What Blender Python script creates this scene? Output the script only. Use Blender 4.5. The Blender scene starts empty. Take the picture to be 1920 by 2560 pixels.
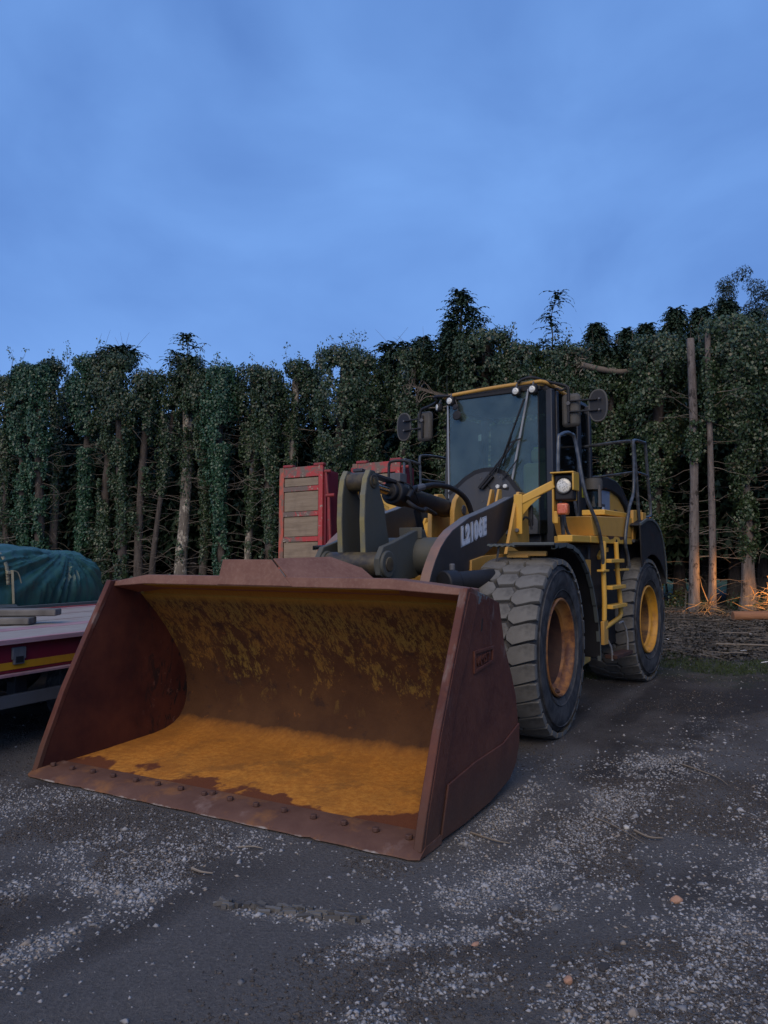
import bpy, math, random
import numpy as np
from mathutils import Vector, Matrix, Euler
R = math.radians
random.seed(7)
rng = np.random.default_rng(11)
sc = bpy.context.scene
COL = sc.collection

# ------------------------------------------------------------------ camera
PITCH = math.atan(110 / 1900.0)
cam = bpy.data.cameras.new('camera')
cam.sensor_fit = 'VERTICAL'
cam.sensor_height = 36
cam.lens = 36 * 1900 / 2560
cam.clip_start = 0.05
cam.clip_end = 2000
camo = bpy.data.objects.new('camera', cam)
camo.location = (0, 0, 1.6)
camo.rotation_euler = (R(90) + PITCH, 0, 0)
COL.objects.link(camo)
sc.camera = camo

# ------------------------------------------------------------------ sky, sun, exposure
SUN_EL, SUN_AZ = R(38), R(200)          # azimuth from +Y towards +X: behind the camera
world = bpy.data.worlds.new('World')
sc.world = world
world.use_nodes = True
wn, wl = world.node_tree.nodes, world.node_tree.links
wn.clear()
wo = wn.new('ShaderNodeOutputWorld')
bg = wn.new('ShaderNodeBackground')
sky = wn.new('ShaderNodeTexSky')
sky.sky_type = 'NISHITA'
sky.sun_disc = False
sky.sun_elevation = SUN_EL
sky.sun_rotation = SUN_AZ
sky.air_density = 1.6
sky.dust_density = 0.6
sky.ozone_density = 4.0
tc = wn.new('ShaderNodeTexCoord')
mp = wn.new('ShaderNodeMapping')
mp.inputs['Scale'].default_value = (1.0, 1.1, 1.6)
nz = wn.new('ShaderNodeTexNoise')
nz.inputs['Scale'].default_value = 2.5
nz.inputs['Detail'].default_value = 5
nz.inputs['Roughness'].default_value = 0.5
nz.inputs['Distortion'].default_value = 0.35
cr = wn.new('ShaderNodeValToRGB')
cr.color_ramp.elements[0].position = 0.36
cr.color_ramp.elements[0].color = (1.30, 2.98, 7.7, 1)
cr.color_ramp.elements[1].position = 0.66
cr.color_ramp.elements[1].color = (2.08, 4.40, 10.0, 1)
mx = wn.new('ShaderNodeMixRGB')
mx.inputs['Fac'].default_value = 0.86      # an even veil of cloud over the clear sky
wl.new(tc.outputs['Generated'], mp.inputs['Vector'])
wl.new(mp.outputs['Vector'], nz.inputs['Vector'])
wl.new(nz.outputs['Fac'], cr.inputs['Fac'])
wl.new(sky.outputs['Color'], mx.inputs['Color1'])
wl.new(cr.outputs['Color'], mx.inputs['Color2'])
# the veil is thinner overhead: slightly darker towards the zenith
sx = wn.new('ShaderNodeSeparateXYZ')
mr = wn.new('ShaderNodeMapRange')
mr.inputs['From Min'].default_value = 0.15
mr.inputs['From Max'].default_value = 0.8
mr.inputs['To Min'].default_value = 1.08
mr.inputs['To Max'].default_value = 0.88
wl.new(tc.outputs['Generated'], sx.inputs[0])
wl.new(sx.outputs['Z'], mr.inputs['Value'])
vm = wn.new('ShaderNodeVectorMath')
vm.operation = 'SCALE'
wl.new(mx.outputs['Color'], vm.inputs[0])
wl.new(mr.outputs['Result'], vm.inputs['Scale'])
wl.new(vm.outputs['Vector'], bg.inputs['Color'])
bg.inputs['Strength'].default_value = 0.078
wl.new(bg.outputs[0], wo.inputs[0])

sun = bpy.data.lights.new('sun', 'SUN')
sun.energy = 1.5
sun.angle = R(50)
sun.color = (1.0, 0.80, 0.55)
suno = bpy.data.objects.new('sun', sun)
d = Vector((math.sin(SUN_AZ) * math.cos(SUN_EL), math.cos(SUN_AZ) * math.cos(SUN_EL), math.sin(SUN_EL)))
suno.rotation_euler = d.to_track_quat('Z', 'Y').to_euler()
suno.location = d * 40
COL.objects.link(suno)

vs = sc.view_settings
vs.view_transform = 'Standard'
vs.look = 'None'
vs.gamma = 1
vs.use_curve_mapping = False
vs.exposure = 0.22
sc.render.engine = 'CYCLES'
sc.cycles.max_bounces = 6
sc.cycles.transparent_max_bounces = 12

# ------------------------------------------------------------------ material helpers
class NT:
    def __init__(s, name):
        s.m = bpy.data.materials.new(name)
        s.m.use_nodes = True
        s.t = s.m.node_tree
        s.n, s.l = s.t.nodes, s.t.links
        s.b = s.n['Principled BSDF']
        s.tc = s.n.new('ShaderNodeTexCoord')
        s.geo = s.n.new('ShaderNodeNewGeometry')
    def set(s, node, key, v):
        i = node.inputs[key]
        if hasattr(v, 'links'):
            s.l.new(v, i)
        else:
            if i.type == 'RGBA' and len(v) == 3:
                v = (*v, 1)
            i.default_value = v
    def obj(s, scale=(1, 1, 1), rot=(0, 0, 0), loc=(0, 0, 0)):
        m = s.n.new('ShaderNodeMapping')
        m.inputs['Scale'].default_value = scale
        m.inputs['Rotation'].default_value = rot
        m.inputs['Location'].default_value = loc
        s.l.new(s.tc.outputs['Object'], m.inputs['Vector'])
        return m.outputs[0]
    def noise(s, scale, detail=4, rough=0.55, vec=None, dist=0.0):
        q = s.n.new('ShaderNodeTexNoise')
        s.l.new(vec or s.tc.outputs['Object'], q.inputs['Vector'])
        q.inputs['Scale'].default_value = scale
        q.inputs['Detail'].default_value = detail
        q.inputs['Roughness'].default_value = rough
        q.inputs['Distortion'].default_value = dist
        return q.outputs['Fac']
    def vor(s, scale, vec=None, feature='F1', out='Distance'):
        q = s.n.new('ShaderNodeTexVoronoi')
        q.feature = feature
        s.l.new(vec or s.tc.outputs['Object'], q.inputs['Vector'])
        q.inputs['Scale'].default_value = scale
        return q.outputs[out]
    def map(s, v, a, b, c=0.0, d=1.0):
        q = s.n.new('ShaderNodeMapRange')
        s.set(q, 'Value', v)
        for k, x in zip(('From Min', 'From Max', 'To Min', 'To Max'), (a, b, c, d)):
            q.inputs[k].default_value = x
        return q.outputs[0]
    def math(s, op, a, b=0.0):
        q = s.n.new('ShaderNodeMath')
        q.operation = op
        s.set(q, 0, a)
        s.set(q, 1, b)
        return q.outputs[0]
    def mix(s, f, a, b, mode='MIX'):
        q = s.n.new('ShaderNodeMixRGB')
        q.blend_type = mode
        s.set(q, 'Fac', f)
        s.set(q, 'Color1', a)
        s.set(q, 'Color2', b)
        return q.outputs[0]
    def xyz(s, what='Object'):
        q = s.n.new('ShaderNodeSeparateXYZ')
        s.l.new(s.tc.outputs[what], q.inputs[0])
        return q.outputs
    def bump(s, h, strength=0.3, dist=0.02):
        q = s.n.new('ShaderNodeBump')
        q.inputs['Strength'].default_value = strength
        q.inputs['Distance'].default_value = dist
        s.l.new(h, q.inputs['Height'])
        s.l.new(q.outputs[0], s.b.inputs['Normal'])
    def done(s, color=None, rough=0.6, metal=0.0, spec=0.5):
        if color is not None:
            s.set(s.b, 'Base Color', color)
        s.set(s.b, 'Roughness', rough)
        s.set(s.b, 'Metallic', metal)
        s.set(s.b, 'Specular IOR Level', spec)
        return s.m

def paint(name, col, dirt=(0.05, 0.045, 0.04), chip=(0.06, 0.03, 0.02), rough=0.45, amount=0.45, chips=0.66, spec=0.4):
    t = NT(name)
    n1 = t.noise(2.3, 6, 0.6)
    n2 = t.noise(14, 5, 0.65)
    streak = t.noise(5, 4, 0.6, t.obj((4, 4, 0.7)))
    c = t.mix(t.map(n1, 0.35, 0.75, 0.0, amount), col, dirt)
    c = t.mix(t.map(streak, 0.5, 0.78, 0, amount * 0.8), c, dirt)
    c = t.mix(t.map(n2, chips, chips + 0.03), c, chip)
    t.bump(n2, 0.12, 0.01)
    return t.done(c, t.map(n1, 0.3, 0.7, rough - 0.08, rough + 0.2), 0, spec)

M = {}
M['yellow'] = paint('yellow_paint', (0.64, 0.345, 0.07), (0.28, 0.17, 0.07), (0.06, 0.03, 0.02), 0.42, 0.38, 0.7)
M['yellow_clean'] = paint('yellow_paint_cleaner', (0.74, 0.42, 0.065), (0.36, 0.22, 0.08), (0.08, 0.04, 0.02), 0.35, 0.25, 0.74)
M['charcoal'] = paint('charcoal_paint', (0.035, 0.037, 0.042), (0.075, 0.06, 0.045), (0.10, 0.07, 0.05), 0.42, 0.4, 0.72, 0.45)
M['armgrey'] = paint('grey_green_paint', (0.075, 0.078, 0.068), (0.11, 0.095, 0.06), (0.14, 0.11, 0.04), 0.5, 0.55, 0.66)
M['black'] = paint('black_plastic', (0.013, 0.013, 0.015), (0.035, 0.032, 0.03), (0.03, 0.028, 0.026), 0.5, 0.35, 0.74)
M['cabgrey'] = paint('dark_blue_grey_paint', (0.028, 0.032, 0.042), (0.05, 0.047, 0.045), (0.02, 0.02, 0.02), 0.38, 0.3, 0.78)
M['cowl'] = paint('slate_grey_panel', (0.062, 0.066, 0.072), (0.09, 0.08, 0.07), (0.05, 0.05, 0.05), 0.4, 0.4, 0.78)
M['mirror_shell'] = paint('dusty_grey_plastic', (0.075, 0.075, 0.07), (0.12, 0.1, 0.075), (0.04, 0.04, 0.04), 0.6, 0.5, 0.75)
M['red'] = paint('red_paint', (0.34, 0.035, 0.035), (0.11, 0.05, 0.04), (0.16, 0.11, 0.08), 0.5, 0.6, 0.6)
M['red_deep'] = paint('deep_red_paint', (0.17, 0.010, 0.022), (0.09, 0.03, 0.03), (0.16, 0.10, 0.09), 0.45, 0.35, 0.72)
M['tape'] = paint('amber_reflective_tape', (0.55, 0.25, 0.015), (0.25, 0.11, 0.03), (0.12, 0.05, 0.02), 0.4, 0.35, 0.7)
M['steel'] = paint('dull_steel', (0.12, 0.12, 0.125), (0.07, 0.06, 0.05), (0.10, 0.05, 0.03), 0.5, 0.5, 0.66)
M['greysteel'] = paint('galvanised_grey', (0.10, 0.115, 0.11), (0.06, 0.06, 0.05), (0.12, 0.08, 0.05), 0.55, 0.4, 0.7)

t = NT('chrome_rod')
M['chrome'] = t.done((0.55, 0.52, 0.48), 0.14, 1.0)
t = NT('cab_interior_plastic')
M['interior'] = t.done(t.mix(t.noise(6), (0.03, 0.032, 0.034), (0.06, 0.06, 0.055)), 0.7)
t = NT('seat_fabric')
M['seat'] = t.done(t.mix(t.noise(9), (0.36, 0.34, 0.15), (0.5, 0.46, 0.22)), 0.85)
t = NT('bright_trim')
M['trim'] = t.done((0.34, 0.34, 0.33), 0.4, 0.3)
t = NT('blue_grey_rail_paint')
M['railpaint'] = t.done(t.mix(t.map(t.noise(14, 5), 0.45, 0.65), (0.055, 0.062, 0.07), (0.12, 0.125, 0.13)), 0.32, 0.2, 0.6)
t = NT('high_visibility_yellow')
M['hiviz'] = t.done((0.65, 0.85, 0.04), 0.6)
t = NT('orange_lens')
t.set(t.b, 'Coat Weight', 0.6)
M['orange'] = t.done(t.mix(t.map(t.vor(60), 0.2, 0.5), (0.55, 0.09, 0.03), (0.75, 0.2, 0.08)), 0.25)
t = NT('lamp_lens')
t.set(t.b, 'Coat Weight', 0.5)
M['lens'] = t.done(t.mix(t.map(t.vor(55), 0.25, 0.5), (0.42, 0.41, 0.36), (0.8, 0.78, 0.68)), 0.12)
t = NT('white_decal')
M['white'] = t.done(t.mix(t.map(t.noise(12), 0.45, 0.7), (0.78, 0.79, 0.80), (0.6, 0.6, 0.6)), 0.5)
t = NT('decal_outline')
M['ink'] = t.done((0.06, 0.065, 0.075), 0.5)
t = NT('pale_blue_decal')
M['bluedecal'] = t.done(t.mix(t.noise(8), (0.22, 0.27, 0.36), (0.30, 0.35, 0.43)), 0.35)
t = NT('yellow_sticker')
M['sticker'] = t.done((0.6, 0.58, 0.05), 0.45)
t = NT('mirror_glass')
M['mirror_glass'] = t.done((0.5, 0.5, 0.5), 0.05, 1.0)

def glass_mat(name, tint, film, filmcol, ior=1.5):
    t = NT(name)
    tr = t.n.new('ShaderNodeBsdfTransparent')
    tr.inputs[0].default_value = (*tint, 1)
    gl = t.n.new('ShaderNodeBsdfGlossy')
    gl.inputs['Roughness'].default_value = 0.03
    df = t.n.new('ShaderNodeBsdfDiffuse')
    df.inputs[0].default_value = (*filmcol, 1)
    fr = t.n.new('ShaderNodeFresnel')
    fr.inputs[0].default_value = ior
    m1 = t.n.new('ShaderNodeMixShader')
    m2 = t.n.new('ShaderNodeMixShader')
    dirt = t.map(t.noise(3.5, 6, 0.6), 0.35, 0.75, film * 0.6, film * 1.6)  # dirt film; its pale windscreen colour also paints in hazy sky reflection
    t.l.new(dirt, m1.inputs[0])
    t.l.new(tr.outputs[0], m1.inputs[1])
    t.l.new(df.outputs[0], m1.inputs[2])
    t.l.new(fr.outputs[0], m2.inputs[0])
    t.l.new(m1.outputs[0], m2.inputs[1])
    t.l.new(gl.outputs[0], m2.inputs[2])
    t.l.new(m2.outputs[0], t.n['Material Output'].inputs[0])
    return t.m
M['glass'] = glass_mat('windscreen_glass', (0.78, 0.9, 0.86), 0.15, (0.24, 0.33, 0.33), 1.6)
M['glass_side'] = glass_mat('side_glass', (0.30, 0.40, 0.38), 0.05, (0.12, 0.14, 0.15), 1.22)

# tyres
t = NT('tyre_tread_rubber')
n = t.noise(26, 6, 0.7)
g = t.noise(3, 4)
c = t.mix(t.map(g, 0.3, 0.7), (0.10, 0.094, 0.086), (0.19, 0.18, 0.158))
c = t.mix(t.map(t.noise(11, 6, 0.7), 0.5, 0.72, 0, 0.6), c, (0.05, 0.048, 0.046))
c = t.mix(t.map(n, 0.55, 0.75, 0, 0.5), c, (0.2, 0.19, 0.17))
t.bump(n, 0.35, 0.008)
M['tread'] = t.done(c, 0.85, 0, 0.25)
t = NT('tyre_sidewall_rubber')
n = t.noise(6, 6, 0.65, t.obj((1, 1, 1)), 0.6)
c = t.mix(t.map(n, 0.38, 0.68), (0.024, 0.024, 0.026), (0.10, 0.096, 0.092))
c = t.mix(t.map(t.noise(3, 7, 0.72, None, 1.4), 0.58, 0.66, 0, 0.6), c, (0.15, 0.145, 0.14))
t.bump(t.noise(40, 4), 0.15, 0.004)
M['sidewall'] = t.done(c, 0.72, 0, 0.3)
t = NT('rusty_rim_paint')
n = t.noise(7, 6, 0.65)
x = t.xyz()
c = t.mix(t.map(n, 0.42, 0.6), (0.40, 0.16, 0.035), (0.13, 0.048, 0.022))
M['rim'] = t.done(c, 0.6)
t = NT('rim_paint')
c = t.mix(t.map(t.noise(5, 6, 0.65), 0.5, 0.7), (0.62, 0.29, 0.025), (0.30, 0.13, 0.03))
M['rim_rear'] = t.done(c, 0.5)
t = NT('dirty_yellow_hub')
M['hub_rear'] = t.done(t.mix(t.map(t.noise(7, 6, 0.65), 0.4, 0.62), (0.24, 0.11, 0.018), (0.06, 0.03, 0.015)), 0.6)
t = NT('rusty_hub')
c = t.mix(t.map(t.noise(9, 6, 0.65), 0.35, 0.7), (0.035, 0.014, 0.010), (0.085, 0.036, 0.02))
M['hub'] = t.done(c, 0.75)

# bucket steel, all in the loader's own coordinates
def rust_outer():
    t = NT('maroon_rusted_steel')
    x = t.xyz()
    n = t.noise(3.2, 6, 0.6)
    f = t.noise(22, 6, 0.7)
    c = t.mix(t.map(n, 0.35, 0.7), (0.085, 0.025, 0.017), (0.145, 0.048, 0.028))
    c = t.mix(t.map(f, 0.5, 0.75, 0, 0.5), c, (0.2, 0.08, 0.045))
    sc_ = t.noise(9, 5, 0.65, t.obj((1, 0.5, 0.22), (R(12), 0, 0)))      # scratches running down the plate
    hz = t.map(x['Z'], 0.55, 1.1)
    c = t.mix(t.math('MULTIPLY', t.map(sc_, 0.54, 0.66, 0, 0.75), hz), c, (0.22, 0.17, 0.14))
    # bare grey primer left in one corner of the side plate
    e = t.math('ADD', t.math('MULTIPLY', x['Z'], 1.9), t.math('MULTIPLY', x['Y'], -1.1))
    e = t.math('ADD', e, t.math('MULTIPLY', t.noise(6, 6, 0.7), 0.75))
    pm = t.math('MULTIPLY', t.map(e, 1.83, 1.87), t.map(x['Y'], 0.86, 0.9))
    pm = t.math('MULTIPLY', pm, t.map(x['X'], 1.4, 1.5))
    c = t.mix(t.math('MULTIPLY', pm, t.map(x['Z'], 0.98, 1.04)), c, (0.17, 0.18, 0.17))
    low = t.math('MULTIPLY', t.map(x['Z'], 0.42, 0.12), 0.75)
    c = t.mix(low, c, t.mix(n, (0.05, 0.035, 0.03), (0.14, 0.06, 0.028)))
    t.bump(f, 0.25, 0.006)
    return t.done(c, t.map(f, 0.3, 0.7, 0.55, 0.85), 0, 0.35)
M['rust'] = rust_outer()

def rust_inner():
    t = NT('bucket_lining_rust')
    x = t.xyz()
    n = t.noise(2.4, 6, 0.6)
    f = t.noise(26, 6, 0.7)
    base = t.mix(t.map(n, 0.3, 0.7), (0.055, 0.025, 0.014), (0.105, 0.05, 0.022))
    # ochre paint left between scratches that run down and across the back wall
    s1 = t.noise(9.0, 12, 0.76, t.obj((1.0, 0.55, 0.55), (0, R(28), 0)), 0.25)
    up = t.map(x['Z'], 0.45, 1.3, 0.0, 0.17)
    m1 = t.map(t.math('ADD', s1, up), 0.565, 0.60)
    m1 = t.math('MULTIPLY', m1, t.map(x['Z'], 0.3, 0.6))
    s2 = t.noise(34, 6, 0.75, t.obj((1.2, 0.3, 0.3), (0, R(24), 0)))
    m1 = t.math('MULTIPLY', m1, t.map(s2, 0.43, 0.5, 0.12, 1))
    s3 = t.noise(90, 4, 0.7, t.obj((1.0, 0.5, 0.5), (0, R(24), 0)))
    m1 = t.math('MULTIPLY', m1, t.map(s3, 0.38, 0.5, 0.35, 1))
    c = t.mix(t.math('MULTIPLY', m1, 0.82), base, t.mix(t.map(n, 0.4, 0.6), (0.25, 0.17, 0.04), (0.27, 0.145, 0.032)))
    c = t.mix(t.map(t.noise(11, 7, 0.7), 0.62, 0.72, 0, 0.6), c, (0.30, 0.115, 0.03))
    c = t.mix(t.map(t.noise(4.5, 6, 0.7), 0.58, 0.66, 0, 0.8), c, (0.045, 0.024, 0.018))
    c = t.mix(t.map(x['Z'], 1.22, 1.27, 0, 0.75), c, (0.36, 0.2, 0.028))
    # loose orange rust lying on the floor
    bnd = t.math('ADD', x['Z'], t.math('MULTIPLY', t.noise(4, 8, 0.65), -0.12))
    fl = t.map(bnd, 0.13, -0.01)
    dust = t.mix(t.map(f, 0.38, 0.62), (0.58, 0.19, 0.024), (0.84, 0.335, 0.05))
    dust = t.mix(t.map(t.noise(3.1, 7, 0.7), 0.47, 0.62, 0, 0.7), dust, (0.42, 0.14, 0.024))
    dust = t.mix(t.map(t.noise(1.6, 6, 0.7, t.obj((1, 1, 1), (0, 0, 0), (2, 7, 0))), 0.56, 0.62, 0, 0.55), dust, (0.22, 0.09, 0.03))
    c = t.mix(fl, c, dust)
    c = t.mix(t.math('MULTIPLY', t.map(bnd, -0.07, 0.05), t.math('MULTIPLY', fl, 0.7)), c, (0.30, 0.145, 0.032))
    # damp maroon tongues coming in from the lip
    w = t.math('ADD', x['Y'], t.math('MULTIPLY', t.noise(1.9, 5, 0.6, t.obj((1, 0.8, 1), (0, 0, 0), (3.1, 0.4, 0))), -1.45))
    damp = t.map(w, -0.24, -0.29)
    c = t.mix(t.math('MULTIPLY', damp, 0.92), c, (0.135, 0.042, 0.024))
    t.bump(t.math('ADD', f, t.math('MULTIPLY', t.noise(90, 3), 0.6)), 0.4, 0.01)
    return t.done(c, 0.88, 0, 0.2)
M['lining'] = rust_inner()

def side_inner():
    t = NT('dark_maroon_steel')
    x = t.xyz()
    n = t.noise(2.6, 6, 0.6)
    c = t.mix(t.map(n, 0.35, 0.7), (0.055, 0.014, 0.011), (0.12, 0.034, 0.018))
    s = t.noise(9, 7, 0.75, t.obj((1, 1, 0.45)), 0.8)
    m = t.math('MULTIPLY', t.map(s, 0.52, 0.6), t.map(x['Y'], 0.85, 1.3))
    c = t.mix(m, c, (0.02, 0.014, 0.014))
    m2 = t.math('MULTIPLY', t.map(t.noise(12, 6, 0.7), 0.6, 0.66), t.map(x['Y'], 1.0, 1.3))
    c = t.mix(m2, c, (0.16, 0.07, 0.05))
    t.bump(t.noise(30, 5, 0.7), 0.25, 0.006)
    return t.done(c, 0.75, 0, 0.3)
M['side_inner'] = side_inner()

def lip_mat():
    t = NT('worn_cutting_edge')
    x = t.xyz()
    n = t.noise(4, 6, 0.6)
    c = t.mix(t.map(n, 0.35, 0.7), (0.11, 0.05, 0.032), (0.17, 0.085, 0.055))
    c = t.mix(t.map(t.noise(3, 6, 0.65), 0.52, 0.72, 0, 0.75), c, (0.36, 0.15, 0.04))
    c = t.mix(t.map(t.noise(2.1, 6, 0.65, t.obj((1, 1, 1), (0, 0, 0), (4, 0, 0))), 0.6, 0.72, 0, 0.8), c, (0.30, 0.20, 0.16))
    e = t.math('ADD', x['Y'], t.math('MULTIPLY', t.noise(18, 5), 0.02))
    c = t.mix(t.map(e, 0.012, 0.005), c, (0.36, 0.31, 0.27))
    t.bump(t.noise(24, 6, 0.7), 0.35, 0.006)
    return t.done(c, 0.68, 0, 0.35)
M['lip'] = lip_mat()
t = NT('beam_rust')
n = t.noise(5, 6, 0.6)
c = t.mix(t.map(n, 0.35, 0.7), (0.17, 0.075, 0.05), (0.24, 0.12, 0.08))
c = t.mix(t.map(t.noise(40, 4, 0.7), 0.5, 0.7, 0, 0.4), c, (0.28, 0.17, 0.12))
t.bump(t.noise(40, 5), 0.2, 0.005)
M['beam'] = t.done(c, 0.7, 0, 0.35)
t = NT('rusty_bolt')
M['bolt'] = t.done(t.mix(t.noise(30), (0.06, 0.03, 0.022), (0.13, 0.06, 0.04)), 0.7)
t = NT('arm_edge_rust')
x = t.xyz()
c = t.mix(t.map(t.noise(5, 5), 0.35, 0.65), (0.30, 0.16, 0.11), (0.20, 0.13, 0.10))
c = t.mix(t.map(x['Z'], 1.75, 1.95), c, (0.13, 0.135, 0.14))
M['armedge'] = t.done(c, 0.55)
t = NT('lit_olive_edge')
M['litedge'] = t.done(t.mix(t.map(t.noise(7, 6), 0.4, 0.6), (0.16, 0.155, 0.11), (0.24, 0.20, 0.08)), 0.6)  # olive painted paler, as if light caught the crank's front edges
t = NT('greasy_pin')
M['pin'] = t.done(t.mix(t.map(t.noise(9, 6), 0.4, 0.65), (0.035, 0.028, 0.022), (0.12, 0.09, 0.04)), 0.5)

# wood
def wood(name, a, b, axis='Y', dirt=(0.05, 0.045, 0.04)):
    t = NT(name)
    s = {'X': (0.6, 9, 9), 'Y': (9, 0.6, 9), 'Z': (9, 9, 0.6)}[axis]
    g = t.noise(3.0, 7, 0.7, t.obj(s))
    c = t.mix(t.map(g, 0.3, 0.7), a, b)
    c = t.mix(t.map(t.noise(3, 5), 0.5, 0.75, 0, 0.6), c, dirt)
    t.bump(g, 0.4, 0.01)
    return t, c
t, c = wood('weathered_deck_board', (0.26, 0.22, 0.185), (0.41, 0.355, 0.30), 'Y', (0.27, 0.15, 0.13))
ri = t.math('FRACT', t.math('MULTIPLY', t.noise(0.9, 3), 7))
M['deckwood'] = t.done(c, 0.8)
t, c = wood('red_stained_deck_board', (0.34, 0.14, 0.15), (0.44, 0.30, 0.30), 'Y')
M['deckred'] = t.done(c, 0.8)
t, c = wood('dirty_ramp_board', (0.21, 0.155, 0.10), (0.32, 0.245, 0.165), 'X', (0.11, 0.08, 0.055))
M['rampwood'] = t.done(c, 0.85)
t, c = wood('grey_timber', (0.13, 0.12, 0.10), (0.22, 0.2, 0.175), 'X')
M['timber'] = t.done(c, 0.85)
t, c = wood('fresh_split_log', (0.24, 0.10, 0.05), (0.40, 0.19, 0.09), 'X', (0.14, 0.06, 0.03))
M['logwood'] = t.done(c, 0.8)
t = NT('ramp_steel_paint')
n = t.noise(3.3, 6, 0.65, None, 0.5)
x = t.xyz()
c = t.mix(t.map(t.math('ADD', n, t.math('MULTIPLY', x['X'], .28)), 0.46, 0.56), (0.17, 0.12, 0.09), (0.44, 0.05, 0.045))
c = t.mix(t.map(t.noise(11, 6, 0.7), 0.6, 0.64), c, (0.36, 0.30, 0.22))
M['rampsteel'] = t.done(c, 0.6)
t = NT('ramp_edge_paint')
c = t.mix(t.map(t.noise(9, 7, 0.7, t.obj((1, 1, 0.4))), 0.45, 0.58), (0.50, 0.10, 0.055), (0.20, 0.12, 0.08))
M['rampedge'] = t.done(c, 0.6)

# tarp, strap
t = NT('green_tarpaulin')
n = t.noise(3, 5)
c = t.mix(t.map(n, 0.3, 0.7), (0.016, 0.060, 0.050), (0.024, 0.095, 0.078))
x = t.xyz()
c = t.mix(t.math('MULTIPLY', t.map(x['Z'], 1.58, 1.68), t.map(t.noise(4, 5), 0.4, 0.6)), c, (0.06, 0.10, 0.075))
t.bump(t.noise(9, 4, 0.6), 0.3, 0.03)
M['tarp'] = t.done(c, 0.42, 0, 0.5)
t = NT('webbing_strap')
M['strap'] = t.done(t.mix(t.noise(12), (0.22, 0.2, 0.12), (0.36, 0.33, 0.22)), 0.8)

# vegetation
def leaf(name, a, b, c3=None, rough=0.45, spec=0.4):
    t = NT(name)
    r = t.geo.outputs['Random Per Island']
    c = t.mix(t.math('MULTIPLY', t.math('ADD', r, t.map(t.noise(1.1, 3), 0.35, 0.65)), 0.5), a, b)
    if c3:
        c = t.mix(t.map(r, 0.93, 0.95), c, c3)
    return t.done(c, rough, 0, spec)
M['ivy'] = leaf('ivy_leaf', (0.012, 0.030, 0.012), (0.062, 0.10, 0.038), (0.10, 0.085, 0.045), 0.42, 0.5)
M['ivy_low'] = leaf('ivy_leaf_low', (0.016, 0.05, 0.022), (0.05, 0.12, 0.055), (0.05, 0.08, 0.05), 0.4, 0.5)
M['conifer'] = leaf('conifer_spray', (0.014, 0.032, 0.016), (0.035, 0.062, 0.028), (0.08, 0.075, 0.04), 0.6, 0.3)
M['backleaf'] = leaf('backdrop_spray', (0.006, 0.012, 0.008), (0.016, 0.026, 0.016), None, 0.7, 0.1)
M['farleaf'] = leaf('feathery_leaf', (0.02, 0.035, 0.028), (0.04, 0.06, 0.045), None, 0.6, 0.3)
M['grassleaf'] = leaf('grass_blade', (0.035, 0.055, 0.022), (0.07, 0.095, 0.04), None, 0.7, 0.2)
def bark(name, a, b, pale, amt):
    t = NT(name)
    g = t.noise(5, 7, 0.7, t.obj((2.4, 2.4, 0.5)))
    c = t.mix(t.map(g, 0.35, 0.65), a, b)
    c = t.mix(t.map(t.noise(4.2, 6, 0.7, t.obj((1, 1, 0.6))), amt, amt + 0.05), c, pale)
    c = t.mix(t.map(t.vor(7, t.obj((1, 1, 0.7))), 0.12, 0.07), c, (0.03, 0.024, 0.02))
    t.bump(g, 0.8, 0.05)
    return t.done(c, 0.9, 0, 0.2)
M['bark'] = bark('brown_bark', (0.055, 0.045, 0.038), (0.12, 0.098, 0.08), (0.2, 0.17, 0.13), 0.62)
M['bark_pale'] = bark('flaking_pale_bark', (0.12, 0.10, 0.08), (0.22, 0.19, 0.15), (0.5, 0.44, 0.34), 0.52)
M['bark_pink'] = bark('pinkish_bark', (0.12, 0.10, 0.088), (0.23, 0.195, 0.17), (0.06, 0.05, 0.044), 0.55)
t = NT('dead_twig')
M['twig'] = t.done(t.mix(t.geo.outputs['Random Per Island'], (0.07, 0.055, 0.042), (0.27, 0.225, 0.175)), 0.9, 0, 0.2)
t = NT('pale_brushwood')
M['brush'] = t.done(t.mix(t.geo.outputs['Random Per Island'], (0.30, 0.17, 0.07), (0.55, 0.36, 0.16)), 0.85, 0, 0.2)
t = NT('leaf_litter')
M['litter'] = t.done(t.mix(t.map(t.geo.outputs['Random Per Island'], 0, 1), (0.035, 0.032, 0.024), (0.12, 0.105, 0.085)), 0.9, 0, 0.2)
t = NT('gravel_stone')
r = t.geo.outputs['Random Per Island']
c = t.mix(r, (0.16, 0.155, 0.15), (0.48, 0.465, 0.45))
c = t.mix(t.map(r, 0.86, 0.9), c, (0.30, 0.25, 0.2))
c = t.mix(t.map(t.noise(60, 4), 0.4, 0.7, 0, 0.4), c, (0.09, 0.085, 0.08))
M['stone'] = t.done(c, 0.75, 0, 0.35)
t = NT('brick_shard')
M['brickred'] = t.done(t.mix(t.noise(25), (0.35, 0.16, 0.09), (0.5, 0.3, 0.19)), 0.85)
t = NT('pale_stone')
M['palestone'] = t.done((0.5, 0.48, 0.43), 0.8)
t = NT('grey_rock')
M['rock'] = t.done(t.mix(t.noise(25), (0.12, 0.11, 0.1), (0.25, 0.24, 0.22)), 0.85)
t = NT('dried_mud_chip')
M['litterchip'] = t.done(t.mix(t.geo.outputs['Random Per Island'], (0.06, 0.055, 0.05), (0.16, 0.15, 0.135)), 0.95)
t = NT('mud_clod')
M['mud'] = t.done(t.mix(t.noise(25), (0.03, 0.027, 0.027), (0.06, 0.054, 0.05)), 0.95)

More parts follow.
